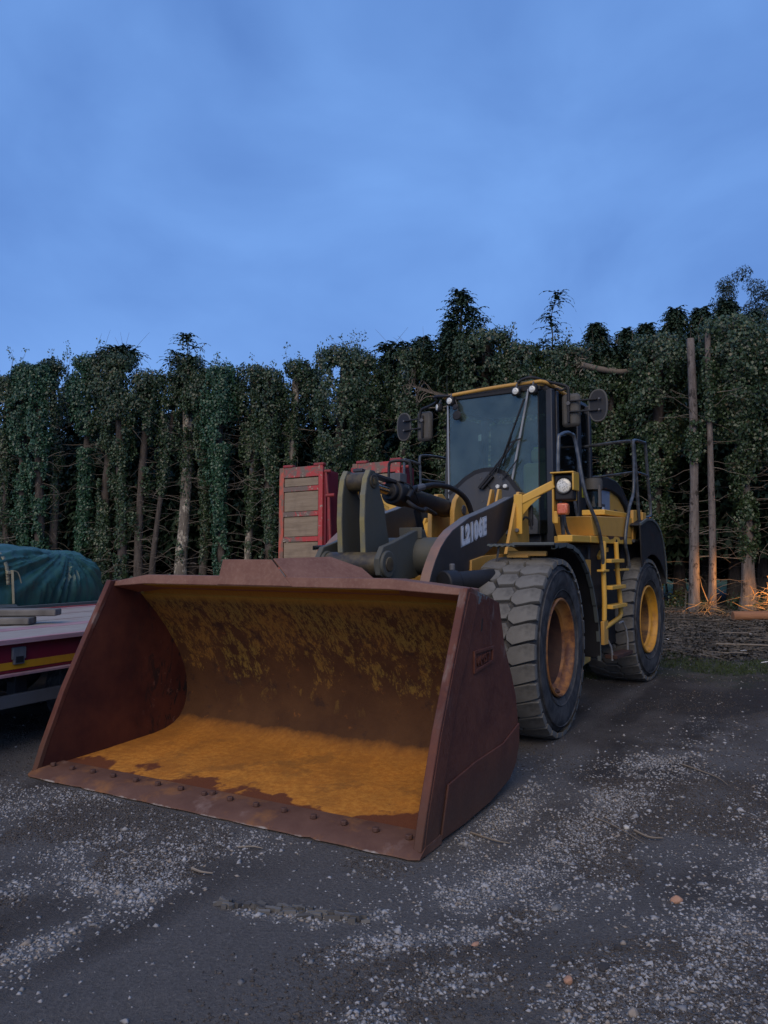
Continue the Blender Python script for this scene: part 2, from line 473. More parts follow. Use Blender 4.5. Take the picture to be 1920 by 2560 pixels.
# ------------------------------------------------------------------ mesh helpers
def vn(x, y, seed=0):
    """smooth 2-D value noise, -1..1"""
    x = np.asarray(x, float); y = np.asarray(y, float)
    xi = np.floor(x).astype(np.int64); yi = np.floor(y).astype(np.int64)
    fx = x - xi; fy = y - yi
    fx = fx * fx * (3 - 2 * fx); fy = fy * fy * (3 - 2 * fy)
    def h(a, b):
        v = (a * 374761393 + b * 668265263 + seed * 974711) & 0xffffffff
        v = ((v ^ (v >> 13)) * 1274126177) & 0xffffffff
        return ((v ^ (v >> 16)) & 0xffff) / 32767.5 - 1
    return (h(xi, yi) * (1 - fx) + h(xi + 1, yi) * fx) * (1 - fy) + (h(xi, yi + 1) * (1 - fx) + h(xi + 1, yi + 1) * fx) * fy

class G:
    def __init__(s):
        s.v = []; s.f = []
    def add(s, vs_, fs):
        o = len(s.v)
        s.v += [tuple(p) for p in vs_]
        s.f += [tuple(i + o for i in f) for f in fs]
        return s
    def box(s, x0, x1, y0, y1, z0, z1, M_=None):
        p = [(x, y, z) for x in (x0, x1) for y in (y0, y1) for z in (z0, z1)]
        if M_ is not None:
            p = [M_ @ Vector(q) for q in p]
        return s.add(p, [(0, 1, 3, 2), (4, 6, 7, 5), (0, 4, 5, 1), (2, 3, 7, 6), (0, 2, 6, 4), (1, 5, 7, 3)])
    def bar(s, a, b, w, h, up=(0, 0, 1)):
        a = Vector(a); b = Vector(b)
        d_ = (b - a); L = d_.length; d_ = d_.normalized()
        u = Vector(up)
        sd = d_.cross(u)
        if sd.length < 1e-4: sd = d_.cross(Vector((1, 0, 0)))
        sd.normalize(); u = sd.cross(d_)
        Mx = Matrix((sd, d_, u)).transposed().to_4x4(); Mx.translation = a
        return s.box(-w / 2, w / 2, 0, L, -h / 2, h / 2, Mx)
    def prism(s, pts, a0, a1, axis='x'):
        """extrude a 2-D outline; axis x: outline is (y,z); y: (x,z); z: (x,y)"""
        n_ = len(pts)
        def P(p, a):
            return {'x': (a, p[0], p[1]), 'y': (p[0], a, p[1]), 'z': (p[0], p[1], a)}[axis]
        vs_ = [P(p, a0) for p in pts] + [P(p, a1) for p in pts]
        fs = [tuple(range(n_))[::-1], tuple(range(n_, 2 * n_))]
        fs += [(i, (i + 1) % n_, n_ + (i + 1) % n_, n_ + i) for i in range(n_)]
        return s.add(vs_, fs)
    def sheet(s, prof, a0, a1, th, axis='x', na=1):
        """bent plate: a 2-D polyline with thickness, extruded"""
        P2 = [Vector(p) for p in prof]
        off = []
        for i, p in enumerate(P2):
            a = P2[max(i - 1, 0)]; b = P2[min(i + 1, len(P2) - 1)]
            d_ = (b - a).normalized()
            off.append(p + Vector((d_[1], -d_[0])) * th)
        return s.prism([tuple(p) for p in P2] + [tuple(p) for p in off[::-1]], a0, a1, axis)
    def tube(s, pts, r, n_=8, caps=True, r1=None, closed=False):
        pts = [Vector(p) for p in pts]
        m = len(pts)
        rings = []
        prev = None
        for i, p in enumerate(pts):
            a = pts[max(i - 1, 0)]; b = pts[min(i + 1, m - 1)]
            d_ = (b - a).normalized()
            if prev is None:
                u = d_.orthogonal().normalized()
            else:
                u = (prev - d_ * prev.dot(d_)).normalized()
            prev = u
            w = d_.cross(u)
            rr = r if r1 is None else r + (r1 - r) * i / (m - 1)
            rings.append([p + (u * math.cos(2 * math.pi * k / n_) + w * math.sin(2 * math.pi * k / n_)) * rr for k in range(n_)])
        vs_ = [q for ring in rings for q in ring]
        fs = []
        for i in range(m - 1):
            for k in range(n_):
                k2 = (k + 1) % n_
                fs.append((i * n_ + k, i * n_ + k2, (i + 1) * n_ + k2, (i + 1) * n_ + k))
        if caps:
            fs.append(tuple(range(n_))[::-1]); fs.append(tuple((m - 1) * n_ + k for k in range(n_)))
        return s.add(vs_, fs)
    def lathe(s, prof, c, axis='x', n_=48, arc=(0, 2 * math.pi)):
        """prof: (radius, offset along axis)"""
        c = Vector(c); m = len(prof); full = abs(arc[1] - arc[0] - 2 * math.pi) < 1e-6
        steps = n_ if full else n_ + 1
        vs_ = []
        for k in range(steps):
            a = arc[0] + (arc[1] - arc[0]) * k / n_
            ca, sa = math.cos(a), math.sin(a)
            for r_, o_ in prof:
                vs_.append(c + Vector({'x': (o_, r_ * ca, r_ * sa), 'y': (r_ * ca, o_, r_ * sa), 'z': (r_ * ca, r_ * sa, o_)}[axis]))
        fs = []
        for k in range(n_):
            k2 = (k + 1) % steps
            for i in range(m - 1):
                fs.append((k * m + i, k * m + i + 1, k2 * m + i + 1, k2 * m + i))
        return s.add(vs_, fs)
    def disc(s, a, b, r, n_=24):
        return s.tube([a, b], r, n_)
    def build(s, name, mat=None, parent=None, bevel=0.0, rear=False, smooth=35, loc=None, rot=None):
        me = bpy.data.meshes.new(name)
        me.from_pydata([tuple(p) for p in s.v], [], s.f)
        me.update()
        return link(name, me, mat, parent, bevel, rear, smooth, loc, rot)

def link(name, me, mat, parent=None, bevel=0.0, rear=False, smooth=35, loc=None, rot=None):
    if mat is not None and not me.materials:
        me.materials.append(M[mat] if isinstance(mat, str) else mat)
    if smooth and len(me.polygons):
        me.polygons.foreach_set('use_smooth', [True] * len(me.polygons))
        me.set_sharp_from_angle(angle=R(smooth))
    o = bpy.data.objects.new(name, me)
    COL.objects.link(o)
    if parent: o.parent = parent
    if rear:
        o.location = (0, 5.15, 0)
        o.rotation_euler = (0, 0, -R(4.5))
    if loc: o.location = loc
    if rot: o.rotation_euler = rot
    if bevel:
        b = o.modifiers.new('bevel', 'BEVEL')
        b.width = bevel; b.segments = 2; b.limit_method = 'ANGLE'; b.angle_limit = R(40)
    return o

def np_mesh(name, V, F):
    """V (n,3) and F (m,k) arrays to a mesh, quickly"""
    V = np.asarray(V, np.float32); F = np.asarray(F, np.int32)
    me = bpy.data.meshes.new(name)
    k = F.shape[1]
    me.vertices.add(len(V)); me.vertices.foreach_set('co', V.ravel())
    me.loops.add(F.size); me.loops.foreach_set('vertex_index', F.ravel())
    me.polygons.add(len(F))
    me.polygons.foreach_set('loop_start', np.arange(0, F.size, k, dtype=np.int32))
    me.update(calc_edges=True)
    me.validate()
    return me

def thing(name, label, cat, loc=(0, 0, 0), rotz=0, group=None):
    o = bpy.data.objects.new(name, None)
    o.empty_display_size = 0.2
    COL.objects.link(o)
    o.location = loc; o.rotation_euler = (0, 0, rotz)
    return tag(o, label, cat, group)
def tag(o, label, cat, group=None):
    o['label'] = label; o['category'] = cat
    if group: o['group'] = group
    return o
def clone(o, parent=None):
    c = o.copy(); COL.objects.link(c)
    if parent: c.parent = parent
    for ch in list(o.children): clone(ch, c)
    return c
def smooth_path(pts, n_=6):
    P_ = [Vector(p) for p in pts]; out = []
    for i in range(len(P_) - 1):
        p0 = P_[max(i - 1, 0)]; p1 = P_[i]; p2 = P_[i + 1]; p3 = P_[min(i + 2, len(P_) - 1)]
        for k in range(n_):
            t_ = k / n_
            out.append(0.5 * ((2 * p1) + (p2 - p0) * t_ + (2 * p0 - 5 * p1 + 4 * p2 - p3) * t_ * t_ + (3 * p1 - p0 - 3 * p2 + p3) * t_ ** 3))
    out.append(P_[-1])
    return out
def text_obj(name, s, size, ext, mat, parent, Mx, offset=0.0, rear=False, sx=1.0, bold=0.0, spacing=1.0):
    cu = bpy.data.curves.new(name, 'FONT')
    cu.body = s; cu.size = size; cu.extrude = ext; cu.offset = offset; cu.resolution_u = 3; cu.space_character = spacing
    tmp = bpy.data.objects.new('tmp', cu); COL.objects.link(tmp)
    bpy.context.view_layer.update()
    me = bpy.data.meshes.new_from_object(tmp)
    bpy.data.objects.remove(tmp)
    me.name = name
    me.transform(Mx)
    return link(name, me, mat, parent, 0, rear, 0)
def side_matrix(x, y, z, slope=0.0, shear=0.0, wide=1.0):
    """text frame lying on a plane of constant x, facing +x, reading towards +y"""
    c, s_ = math.cos(slope), math.sin(slope)
    A = Matrix(((0, 0, 1, x), (c * wide, -s_ * 0 + shear, 0, y), (s_ * wide, 1, 0, z), (0, 0, 0, 1)))
    return A

# ------------------------------------------------------------------ ground
SY, CY = math.sin(R(29.3)), math.cos(R(29.3))
def axis_pts(lo, hi, f0, f1, fine, coarse):
    a = list(np.arange(f0, f1, fine))
    x, s_ = f1, fine
    while x < hi: a.append(x); s_ = min(s_ * 1.12, coarse); x += s_
    a.append(hi)
    x, s_ = f0, fine; b = []
    while x > lo:
        s_ = min(s_ * 1.12, coarse); x -= s_; b.append(max(x, lo))
    return np.array(b[::-1] + a)
def ground_h(x, y):
    """gentle unevenness; ruts run the way the loader drives"""
    x = np.asarray(x, float); y = np.asarray(y, float)
    s_ = x * SY + y * CY; t_ = x * CY - y * SY
    h = 0.012 * vn(x * 0.7, y * 0.7, 1) + 0.007 * vn(x * 2.3, y * 2.3, 2) + 0.0035 * vn(x * 7, y * 7, 3) + 0.0018 * vn(x * 19, y * 19, 4)
    h += 0.02 * vn(t_ * 2.0, s_ * 0.3, 5) + 0.006 * vn(t_ * 7, s_ * 1.2, 15) + 0.0045 * np.abs(vn(x * 9, y * 9, 16)) + 0.003 * vn(x * 14 + 5, y * 14, 17)
    # shallow tyre-churned hollows
    for cx, cy, r_, d_ in ((0.33, 2.72, 0.28, 0.035), (-0.75, 2.55, 0.35, 0.022), (1.45, 4.45, 0.6, 0.02)):
        q = ((x - cx) ** 2 + (y - cy) ** 2) / r_ ** 2
        h -= d_ * np.exp(-q)
    e = vn(x * 5, y * 14, 8) * np.exp(-(((x + 0.75) / 0.5) ** 2 + ((y - 2.6) / 0.28) ** 2))
    h += 0.018 * e
    e = vn(x * 3, y * 26, 9) * np.exp(-(((x - 0.4) / 0.4) ** 2 + ((y - 2.75) / 0.2) ** 2))
    h += 0.02 * e
    fade = np.clip((y - 13) / 6, 0, 1)
    h += fade * 0.05 * vn(x * 0.9, y * 0.9, 6)
    return h - 0.008
gx = axis_pts(-220, 220, -6.0, 6.5, 0.034, 9)
gy = axis_pts(-30, 400, 1.7, 11.0, 0.034, 9)
GX, GY = np.meshgrid(gx, gy)
# keep the level flat where things rest
def flat(x, y, h):
    lx = (x + 1.221) * CY - (y - 4.843) * SY; ly = (x + 1.221) * SY + (y - 4.843) * CY
    m = np.exp(-np.clip(np.abs(lx) - 1.75, 0, 9) * 6) * np.exp(-np.clip(np.abs(ly - 3) - 4.2, 0, 9) * 3)
    return h * (1 - m) + m * (-0.004)
Z = flat(GX, GY, ground_h(GX, GY))
V = np.stack([GX, GY, Z], -1).reshape(-1, 3)
ny, nx = GX.shape
i = (np.arange(ny - 1)[:, None] * nx + np.arange(nx - 1)[None, :]).ravel()
F = np.stack([i, i + 1, i + nx + 1, i + nx], -1)

def band_density(x, y):
    x = np.asarray(x, float); y = np.asarray(y, float)
    bands = [(-1.62, 2.75, -1.2, 3.62, .10, 1.0), (-1.2, 3.62, -0.98, 4.35, .16, 1.15), (-1.35, 3.9, -0.75, 4.45, .3, .7),
             (-1.95, 3.5, -1.5, 4.4, .2, .6), (-2.7, 4.4, -1.95, 5.2, .3, .75), (-2.4, 5.3, -1.9, 5.6, .3, .5),
             (0.40, 4.25, 1.0, 5.3, .14, .8), (0.40, 3.7, 0.85, 4.0, .18, .85), (0.95, 4.2, 1.5, 5.05, .17, .9), (1.5, 5.05, 2.0, 5.8, .2, .8), (2.0, 5.8, 3.2, 7.4, .3, .6),
             (-0.2, 3.2, 0.5, 3.36, .10, 1.0), (-0.65, 3.52, -0.35, 3.5, .06, .9), (0.02, 2.92, 0.4, 3.08, .10, .9), (-.12, 2.62, 0.02, 2.75, .12, .8),
             (0.75, 2.75, 1.6, 3.35, .28, .85), (1.6, 3.4, 2.3, 4.3, .22, .8), (2.3, 4.3, 3.6, 6.2, .3, .6), (1.0, 2.4, 1.7, 2.8, .3, .8),
             (0.55, 3.45, 1.1, 3.9, .15, .5), (-0.02, 3.5, -0.3, 3.42, .07, .6), (0.5, 2.5, 0.7, 2.9, .12, .6)]
    dn = np.full(x.shape, 0.016)
    wob = 0.6 + 0.55 * vn(x * 4, y * 4, 21) + 0.4 * vn(x * 11, y * 11, 22)
    for x0, y0, x1, y1, w, k in bands:
        L2 = (x1 - x0) ** 2 + (y1 - y0) ** 2
        u = np.clip(((x - x0) * (x1 - x0) + (y - y0) * (y1 - y0)) / L2, 0, 1)
        dd = np.hypot(x - x0 - u * (x1 - x0), y - y0 - u * (y1 - y0))
        dn = np.maximum(dn, k * np.exp(-(dd / w) ** 2) * np.clip(wob, 0, 1.4))
    dn += 0.09 * np.clip(vn(x * 1.3, y * 1.3, 23), 0, 1) + 0.05 * np.clip((y - 6) / 4, 0, 1)
    return dn
me = np_mesh('ground', V, F)
at = me.attributes.new('gravel', 'FLOAT', 'POINT')
at.data.foreach_set('value', np.clip(band_density(V[:, 0], V[:, 1]), 0, 1).astype(np.float32))
# where wheels have pressed pale grit into bands, and where damp dark mud is left between them
s_ = V[:, 0] * SY + V[:, 1] * CY; t_ = V[:, 0] * CY - V[:, 1] * SY
tr_ = .55 * vn(t_ * 1.5 + .25 * vn(s_ * .4, t_ * 0, 31), s_ * .22, 32) + .35 * vn(t_ * 4.2, s_ * .5, 33) + .3 * vn(V[:, 0] * 2.1, V[:, 1] * 2.1, 34)
at = me.attributes.new('track', 'FLOAT', 'POINT')
at.data.foreach_set('value', np.clip(.5 + .6 * tr_, 0, 1).astype(np.float32))
t = NT('compacted_yard_soil')
ga = t.n.new('ShaderNodeAttribute'); ga.attribute_name = 'gravel'
gv = ga.outputs['Fac']
x = t.xyz()
big = t.noise(0.8, 6, 0.6)
mid = t.noise(5, 8, 0.65)
fine = t.noise(60, 6, 0.75)
vor = t.vor(46)
vcol = t.vor(46, None, 'F1', 'Color')
c = t.mix(t.map(big, 0.3, 0.7), (0.096, 0.083, 0.073), (0.155, 0.134, 0.117))
c = t.mix(t.map(mid, 0.45, 0.75, 0, 0.7), c, (0.050, 0.043, 0.038))
c = t.mix(t.map(fine, 0.5, 0.75, 0, 0.55), c, (0.16, 0.138, 0.118))
c = t.mix(t.map(t.noise(130, 4, 0.7), 0.52, 0.36, 0, 0.7), c, (0.03, 0.026, 0.024))
c = t.mix(t.map(t.noise(22, 6, 0.7, t.obj((1, 0.55, 1), (0, 0, R(29)))), 0.56, 0.7, 0, 0.55), c, (0.035, 0.031, 0.028))
tk = t.n.new('ShaderNodeAttribute'); tk.attribute_name = 'track'
tkf = t.math('ADD', tk.outputs['Fac'], t.math('MULTIPLY', mid, 0.3))
c = t.mix(t.map(tkf, 0.62, 0.85, 0, 0.75), c, t.mix(t.map(fine, 0.35, 0.65), (0.14, 0.127, 0.115), (0.27, 0.247, 0.223)))
c = t.mix(t.map(t.math('ADD', gv, t.math('MULTIPLY', mid, 0.3)), 0.3, 0.8, 0, 0.8), c, t.mix(t.map(fine, 0.35, 0.65), (0.16, 0.15, 0.14), (0.38, 0.355, 0.33)))
c = t.mix(t.map(tkf, 0.52, 0.38, 0, 0.7), c, (0.036, 0.030, 0.027))
# fine grit bound in the soil, thicker where the gravel lies
grit = t.math('MULTIPLY', t.map(vor, 0.42, 0.3), t.map(t.math('ADD', gv, t.math('MULTIPLY', mid, 0.35)), 0.24, 0.75))
sepc = t.n.new('ShaderNodeSeparateXYZ'); t.l.new(vcol, sepc.inputs[0])
gcol = t.mix(sepc.outputs[0], (0.12, 0.11, 0.105), (0.36, 0.335, 0.31))
c = t.mix(grit, c, gcol)
sp = t.map(t.vor(120), 0.16, 0.1)
c = t.mix(t.math('MULTIPLY', sp, 0.5), c, (0.3, 0.3, 0.31))
# loader tyre churned, peaty ground under the trees and rough grass beyond
far = t.math('ADD', x['Y'], t.math('MULTIPLY', t.noise(0.5, 5, 0.6), 6))
far = t.math('ADD', far, t.math('MULTIPLY', x['X'], 0.15))
c = t.mix(t.map(far, 15.2, 17.2), c, t.mix(t.map(t.noise(3, 7, 0.7), 0.4, 0.65), (0.035, 0.030, 0.024), (0.085, 0.075, 0.058)))
gm = t.math('MULTIPLY', t.map(far, 13.2, 13.9), t.map(far, 15.9, 15.0))
c = t.mix(t.math('MULTIPLY', gm, t.map(t.noise(3.5, 6, 0.7), 0.4, 0.6, 0, 0.8)), c, (0.055, 0.07, 0.035))
c = t.mix(t.map(x['Y'], 33, 35), c, (0.06, 0.085, 0.016))
t.bump(t.math('ADD', t.math('MULTIPLY', fine, 1.2), t.math('MULTIPLY', t.math('MULTIPLY', t.map(vor, 0.5, 0.1), grit), 0.9)), 1.0, 0.03)
t.done(c, t.map(mid, 0.3, 0.7, 0.75, 0.95), 0, 0.25)
o = link('ground', me, t.m, smooth=0)
me.polygons.foreach_set('use_smooth', [True] * len(me.polygons))
o['kind'] = 'structure'; o['label'] = 'dark compacted earth yard with gravel bands and tyre ruts'

def zg(x, y):
    x = np.asarray(x, float); y = np.asarray(y, float)
    return flat(x, y, ground_h(x, y))

# loose stones, counted by nobody
def stones(n_try, x0, x1, y0, y1, smin, smax, seed, mult=1.0):
    g = np.random.default_rng(seed)
    x = g.uniform(x0, x1, n_try); y = g.uniform(y0, y1, n_try)
    keep = g.random(n_try) < np.clip(band_density(x, y) * mult * (1 if mult < 20 else np.clip(vn(x * 1.7, y * 1.7, 91) * 1.6 + .1, 0, 1)), 0, 1)
    # nothing under the bucket floor
    lx = (x + 1.221) * CY - (y - 4.843) * SY; ly = (x + 1.221) * SY + (y - 4.843) * CY
    keep &= ~((np.abs(lx) < 1.62) & (ly > -0.03) & (ly < 1.75))
    keep &= np.abs(x / np.maximum(y, .1)) < 0.62
    x, y = x[keep], y[keep]; m = len(x)
    base = np.array([(1, 0, 0), (-1, 0, 0), (0, 1, 0), (0, -1, 0), (0, 0, 1), (0, 0, -1)], float)
    faces = np.array([(0, 2, 4), (2, 1, 4), (1, 3, 4), (3, 0, 4), (2, 0, 5), (1, 2, 5), (3, 1, 5), (0, 3, 5)])
    size = smin + (smax - smin) * g.random(m) ** 2.5
    S = np.stack([size * g.uniform(.7, 1.4, m), size * g.uniform(.7, 1.2, m), size * g.uniform(.35, .8, m)], -1)
    P = base[None] * (1 + g.uniform(-.35, .35, (m, 6, 1))) + g.uniform(-.28, .28, (m, 6, 3))
    P = P * S[:, None]
    a = g.uniform(0, 6.283, m); ca, sa = np.cos(a)[:, None], np.sin(a)[:, None]
    X = P[..., 0] * ca - P[..., 1] * sa; Y_ = P[..., 0] * sa + P[..., 1] * ca
    tl = g.uniform(-.4, .4, m)[:, None]
    Zz = P[..., 2] + X * tl * .5
    Vs = np.stack([X + x[:, None], Y_ + y[:, None], Zz + (zg(x, y) + size * .08)[:, None]], -1).reshape(-1, 3)
    Fs = (faces[None] + (np.arange(m) * 6)[:, None, None]).reshape(-1, 3)
    return Vs, Fs
A = [stones(150000, -2.9, 3.2, 2.3, 6.2, .005, .0135, 1), stones(60000, -4.2, 6.5, 5.0, 13, .006, .016, 2, .8), stones(9000, -1.8, 3.2, 2.3, 7, .010, .024, 3, .6)]
off = 0; Vs = []; Fs = []
for a, b in A:
    Vs.append(a); Fs.append(b + off); off += len(a)
o = link('gravel', np_mesh('gravel', np.concatenate(Vs), np.concatenate(Fs)), 'stone', smooth=0)
o['kind'] = 'stuff'; tag(o, 'loose grey angular gravel lying in bands on the yard', 'gravel')

A = [stones(120000, -2.2, 2.6, 2.3, 5.6, .003, .010, 7, 40), stones(26000, -3.5, 5.5, 5.4, 10.5, .005, .013, 8, 40)]
off = 0; Vs = []; Fs = []
for a, b in A:
    Vs.append(a); Fs.append(b + off); off += len(a)
t = NT('soil_crumb')
M['crumb'] = t.done(t.mix(t.geo.outputs['Random Per Island'], (0.055, 0.047, 0.041), (0.115, 0.098, 0.084)), 0.95, 0, 0.15)
o = link('soil_crumbs', np_mesh('soil_crumbs', np.concatenate(Vs), np.concatenate(Fs)), 'crumb', smooth=0)
o['kind'] = 'stuff'; tag(o, 'small crumbs of dark soil scattered over the yard', 'soil crumbs')

def twig_mesh(n_, x0, x1, y0, y1, lmin, lmax, rmin, rmax, seed, dens=None, lift=0.03, steep=0.15):
    g = np.random.default_rng(seed)
    Vl = []; Fl = []; o_ = 0
    for _ in range(n_):
        x = g.uniform(x0, x1); y = g.uniform(y0, y1)
        if dens is not None and g.random() > dens(x, y): continue
        a = g.uniform(0, 6.283); L = g.uniform(lmin, lmax); r_ = g.uniform(rmin, rmax); k = 5
        st = g.normal(0, steep); bend = g.normal(0, .5)
        p = np.array([x, y, float(zg(x, y)) + lift * g.random() + r_]); pts = [p.copy()]
        for q in range(k - 1):
            a2 = a + bend * q / k
            p = p + np.array([math.cos(a2), math.sin(a2), st + g.normal(0, .08)]) * L / k
            p[2] = max(p[2], r_ * .5); pts.append(p.copy())
        for q, p in enumerate(pts):
            rr = r_ * (1 - .7 * q / (k - 1))
            nx_, ny_ = -math.sin(a) * rr, math.cos(a) * rr
            Vl += [(p[0] + nx_, p[1] + ny_, p[2] - rr * .5), (p[0] - nx_, p[1] - ny_, p[2] - rr * .5), (p[0], p[1], p[2] + rr)]
        for q in range(k - 1):
            b = o_ + q * 3
            for u in range(3):
                u2 = (u + 1) % 3
                Fl.append((b + u, b + u2, b + 3 + u2, b + 3 + u))
        o_ += k * 3
    return np.array(Vl), np.array(Fl)
def litter_zone(x, y):
    k = y - 12.5 + 0.12 * x
    return 1.0 if k > 0 else 0.0
Vq, Fq = twig_mesh(3000, 2.5, 13, 11.8, 24, .15, .85, .003, .011, 5, litter_zone, .07, .06)
o = link('dead_twigs', np_mesh('dead_twigs', Vq, Fq), 'twig', smooth=0)
o['kind'] = 'stuff'; tag(o, 'tangle of dead grey twigs covering the ground before the trees', 'brushwood')
Vq, Fq = twig_mesh(1300, -16, 3, 17, 30, .4, 1.8, .005, .016, 6, None, .25, .25)
o = link('fallen_brushwood', np_mesh('fallen_brushwood', Vq, Fq), 'twig', smooth=0)
o['kind'] = 'stuff'; tag(o, 'dead branches lying along the foot of the ivy hedge', 'brushwood')

def flakes(n_, zone, seed, smin, smax, up=.25, lift=.02):
    g = np.random.default_rng(seed)
    x0, x1, y0, y1 = zone
    x = g.uniform(x0, x1, n_); y = g.uniform(y0, y1, n_)
    z = zg(x, y) + .01 + lift * g.random(n_)
    return leaf_cards(np.stack([x, y, z], -1), g, smin, smax, np.tile((0, 0, 1.), (n_, 1)), up)
def leaf_cards(P, g, smin, smax, N, jitter=.6, aspect=.8, droop=None):
    n_ = len(P)
    s_ = g.uniform(smin, smax, n_)[:, None]
    N = N + g.normal(0, jitter, (n_, 3)); N /= np.linalg.norm(N, axis=1)[:, None]
    T = g.normal(0, 1, (n_, 3)) if droop is None else droop + g.normal(0, .45, (n_, 3))
    T -= N * (T * N).sum(1)[:, None]; T /= np.linalg.norm(T, axis=1)[:, None] + 1e-9
    B = np.cross(N, T)
    w = s_ * aspect / 2
    A_ = P - T * s_ * .5; C_ = P + T * s_ * .5
    L_ = P - T * s_ * .12 + B * w + N * s_ * .1; R_ = P - T * s_ * .12 - B * w + N * s_ * .1
    V_ = np.stack([A_, L_, C_, R_], 1).reshape(-1, 3)
    b = (np.arange(n_) * 4)[:, None]
    F_ = np.concatenate([b + np.array([[0, 1, 2]]), b + np.array([[0, 2, 3]])], 1).reshape(-1, 3)
    return V_, F_
Vq, Fq = flakes(26000, (2.2, 13, 11.6, 24), 31, .03, .09, .5, .06)
o = link('leaf_litter', np_mesh('leaf_litter', Vq, Fq), 'litter', smooth=0)
o['kind'] = 'stuff'; tag(o, 'dark fallen leaves and bark scraps at the edge of the yard', 'leaf litter')
# short grass fringe
g = np.random.default_rng(77)
n_ = 16000
x_ = g.uniform(2.6, 9.5, n_); y_ = g.uniform(10.3, 13.4, n_) - x_ * .12
P = np.stack([x_, y_, zg(x_, y_) + .02], -1)
keep = vn(x_ * 1.3, y_ * 1.3, 41) > -.15
Vq, Fq = leaf_cards(P[keep], g, .04, .09, np.tile((0, -1., .2), (keep.sum(), 1)), .8, .12, np.tile((0, 0, 1.), (keep.sum(), 1)))
o = link('rough_grass', np_mesh('rough_grass', Vq, Fq), 'grassleaf', smooth=0)
o['kind'] = 'stuff'; tag(o, 'thin short grass fringe behind the rear wheel', 'grass')

# single things lying on the yard
def rock(name, x, y, sx_, sy_, sz_, mat, label, seed, rz=0.0, cat='stone', group=None):
    import bmesh
    bm = bmesh.new(); bmesh.ops.create_icosphere(bm, subdivisions=2, radius=1)
    g = random.Random(seed)
    cuts = [Vector((g.uniform(-1, 1), g.uniform(-1, 1), g.uniform(-.6, 1))).normalized() for _ in range(9)]
    for v in bm.verts:
        for c_ in cuts:
            k = v.co.dot(c_)
            if k > .72: v.co -= c_ * (k - .72)
        v.co = Vector((v.co.x * sx_, v.co.y * sy_, v.co.z * sz_))
    me = bpy.data.meshes.new(name); bm.to_mesh(me); bm.free()
    o = link(name, me, mat, smooth=0, loc=(x, y, float(zg(x, y)) + sz_ * .45), rot=(0, 0, rz))
    return tag(o, label, cat, group)
rock('brick_shard', 1.36, 3.64, .042, .022, .02, 'brickred', 'larger pale orange brick shard lying on the gravel', 3, .3, 'brick shard')
rock('brick_shard', .70, 2.98, .024, .02, .016, 'brickred', 'small orange brick shard nearest the bottom of the photo', 4, 1.9, 'brick shard')
rock('brick_shard', .38, 3.26, .025, .012, .008, 'brickred', 'flat tan chip lying on dark soil below the bucket corner', 14, .6, 'brick shard')
rock('rock', .79, 3.58, .02, .045, .016, 'rock', 'dark slab shaped rock beside the gravel patch', 5, -.6, 'rock')
rock('rock', .88, 2.78, .022, .02, .018, 'stone', 'rounded pale stone near the bottom edge', 6, .2, 'rock')
rock('rock', 1.44, 4.62, .02, .022, .018, 'palestone', 'pale round pebble by the curled stick', 7, .2, 'rock')
for k, (x_, y_, a, b) in enumerate([(.73, 3.12, .03, .02), (.86, 3.06, .035, .024), (.96, 3.22, .022, .014)]):
    rock('mud_clod', x_, y_, a, b, .014, 'mud', ['black mud clod left of its pair on the gravel', 'broader black mud clod of the cluster on the gravel', 'small black mud clod to the right of the cluster'][k], 20 + k, k, 'mud clod', 'mud clods on the gravel')
def stick(pts, r_, label, mat='twig'):
    P_ = [(x, y, float(zg(x, y)) + r_ + .004 + dz) for x, y, dz in pts]
    o = G().tube(smooth_path(P_, 5), r_, 6, True, r_ * .4).build('stick', mat)
    return tag(o, label, 'stick')
stick([(1.3, 4.78, 0), (1.38, 4.6, .01), (1.47, 4.38, 0)], .006, 'long thin straight stick lying on bare soil')
stick([(1.47, 4.56, 0), (1.52, 4.47, .006), (1.6, 4.46, .0)], .010, 'short curled stick beside the pale pebble')
stick([(.5, 4.48, 0), (.62, 4.36, .004), (.7, 4.33, 0)], .008, 'stick with pale end lying beside the bucket')
stick([(-.98, 3.98, 0), (-.92, 3.93, .003), (-.86, 3.92, 0)], .008, 'short pale stick on the left gravel band')
stick([(-.80, 4.27, 0), (-.72, 4.27, .003), (-.66, 4.25, 0)], .006, 'thin stick just in front of the cutting edge')
stick([(2.28, 5.9, 0), (2.4, 5.6, .01), (2.42, 5.45, 0)], .008, 'dark forked stick on the right of the yard')
# flattened strip of dried mud and rotten bark
g = G()
gg = random.Random(5)
for k in range(60):
    x_ = -.75 + .66 * k / 59 + gg.uniform(-.03, .03); y_ = 3.6 - .16 * k / 59 + gg.gauss(0, .022)
    z_ = float(zg(x_, y_)); a = -.25 + gg.uniform(-.5, .5); L = gg.uniform(.008, .035) * (1.6 if k > 40 else 1); w = gg.uniform(.005, .012)
    Mx = Matrix.Translation((x_, y_, z_ + .006)) @ Euler((gg.uniform(-.3, .3), gg.uniform(-.15, .15), a)).to_matrix().to_4x4()
    g.box(-L, L, -w, w, -.006, gg.uniform(.006, .016), Mx)
o = g.build('bark_debris', 'litterchip', smooth=0)
o['kind'] = 'stuff'; tag(o, 'strip of crumbled bark and dried mud across the yard', 'debris')

# ------------------------------------------------------------------ wheel loader
YAW = R(29.3)
L = thing('wheel_loader', 'yellow and charcoal wheel loader with a wide rusty front bucket resting on the yard', 'wheel loader', (-1.221, 4.843, 0), -YAW)

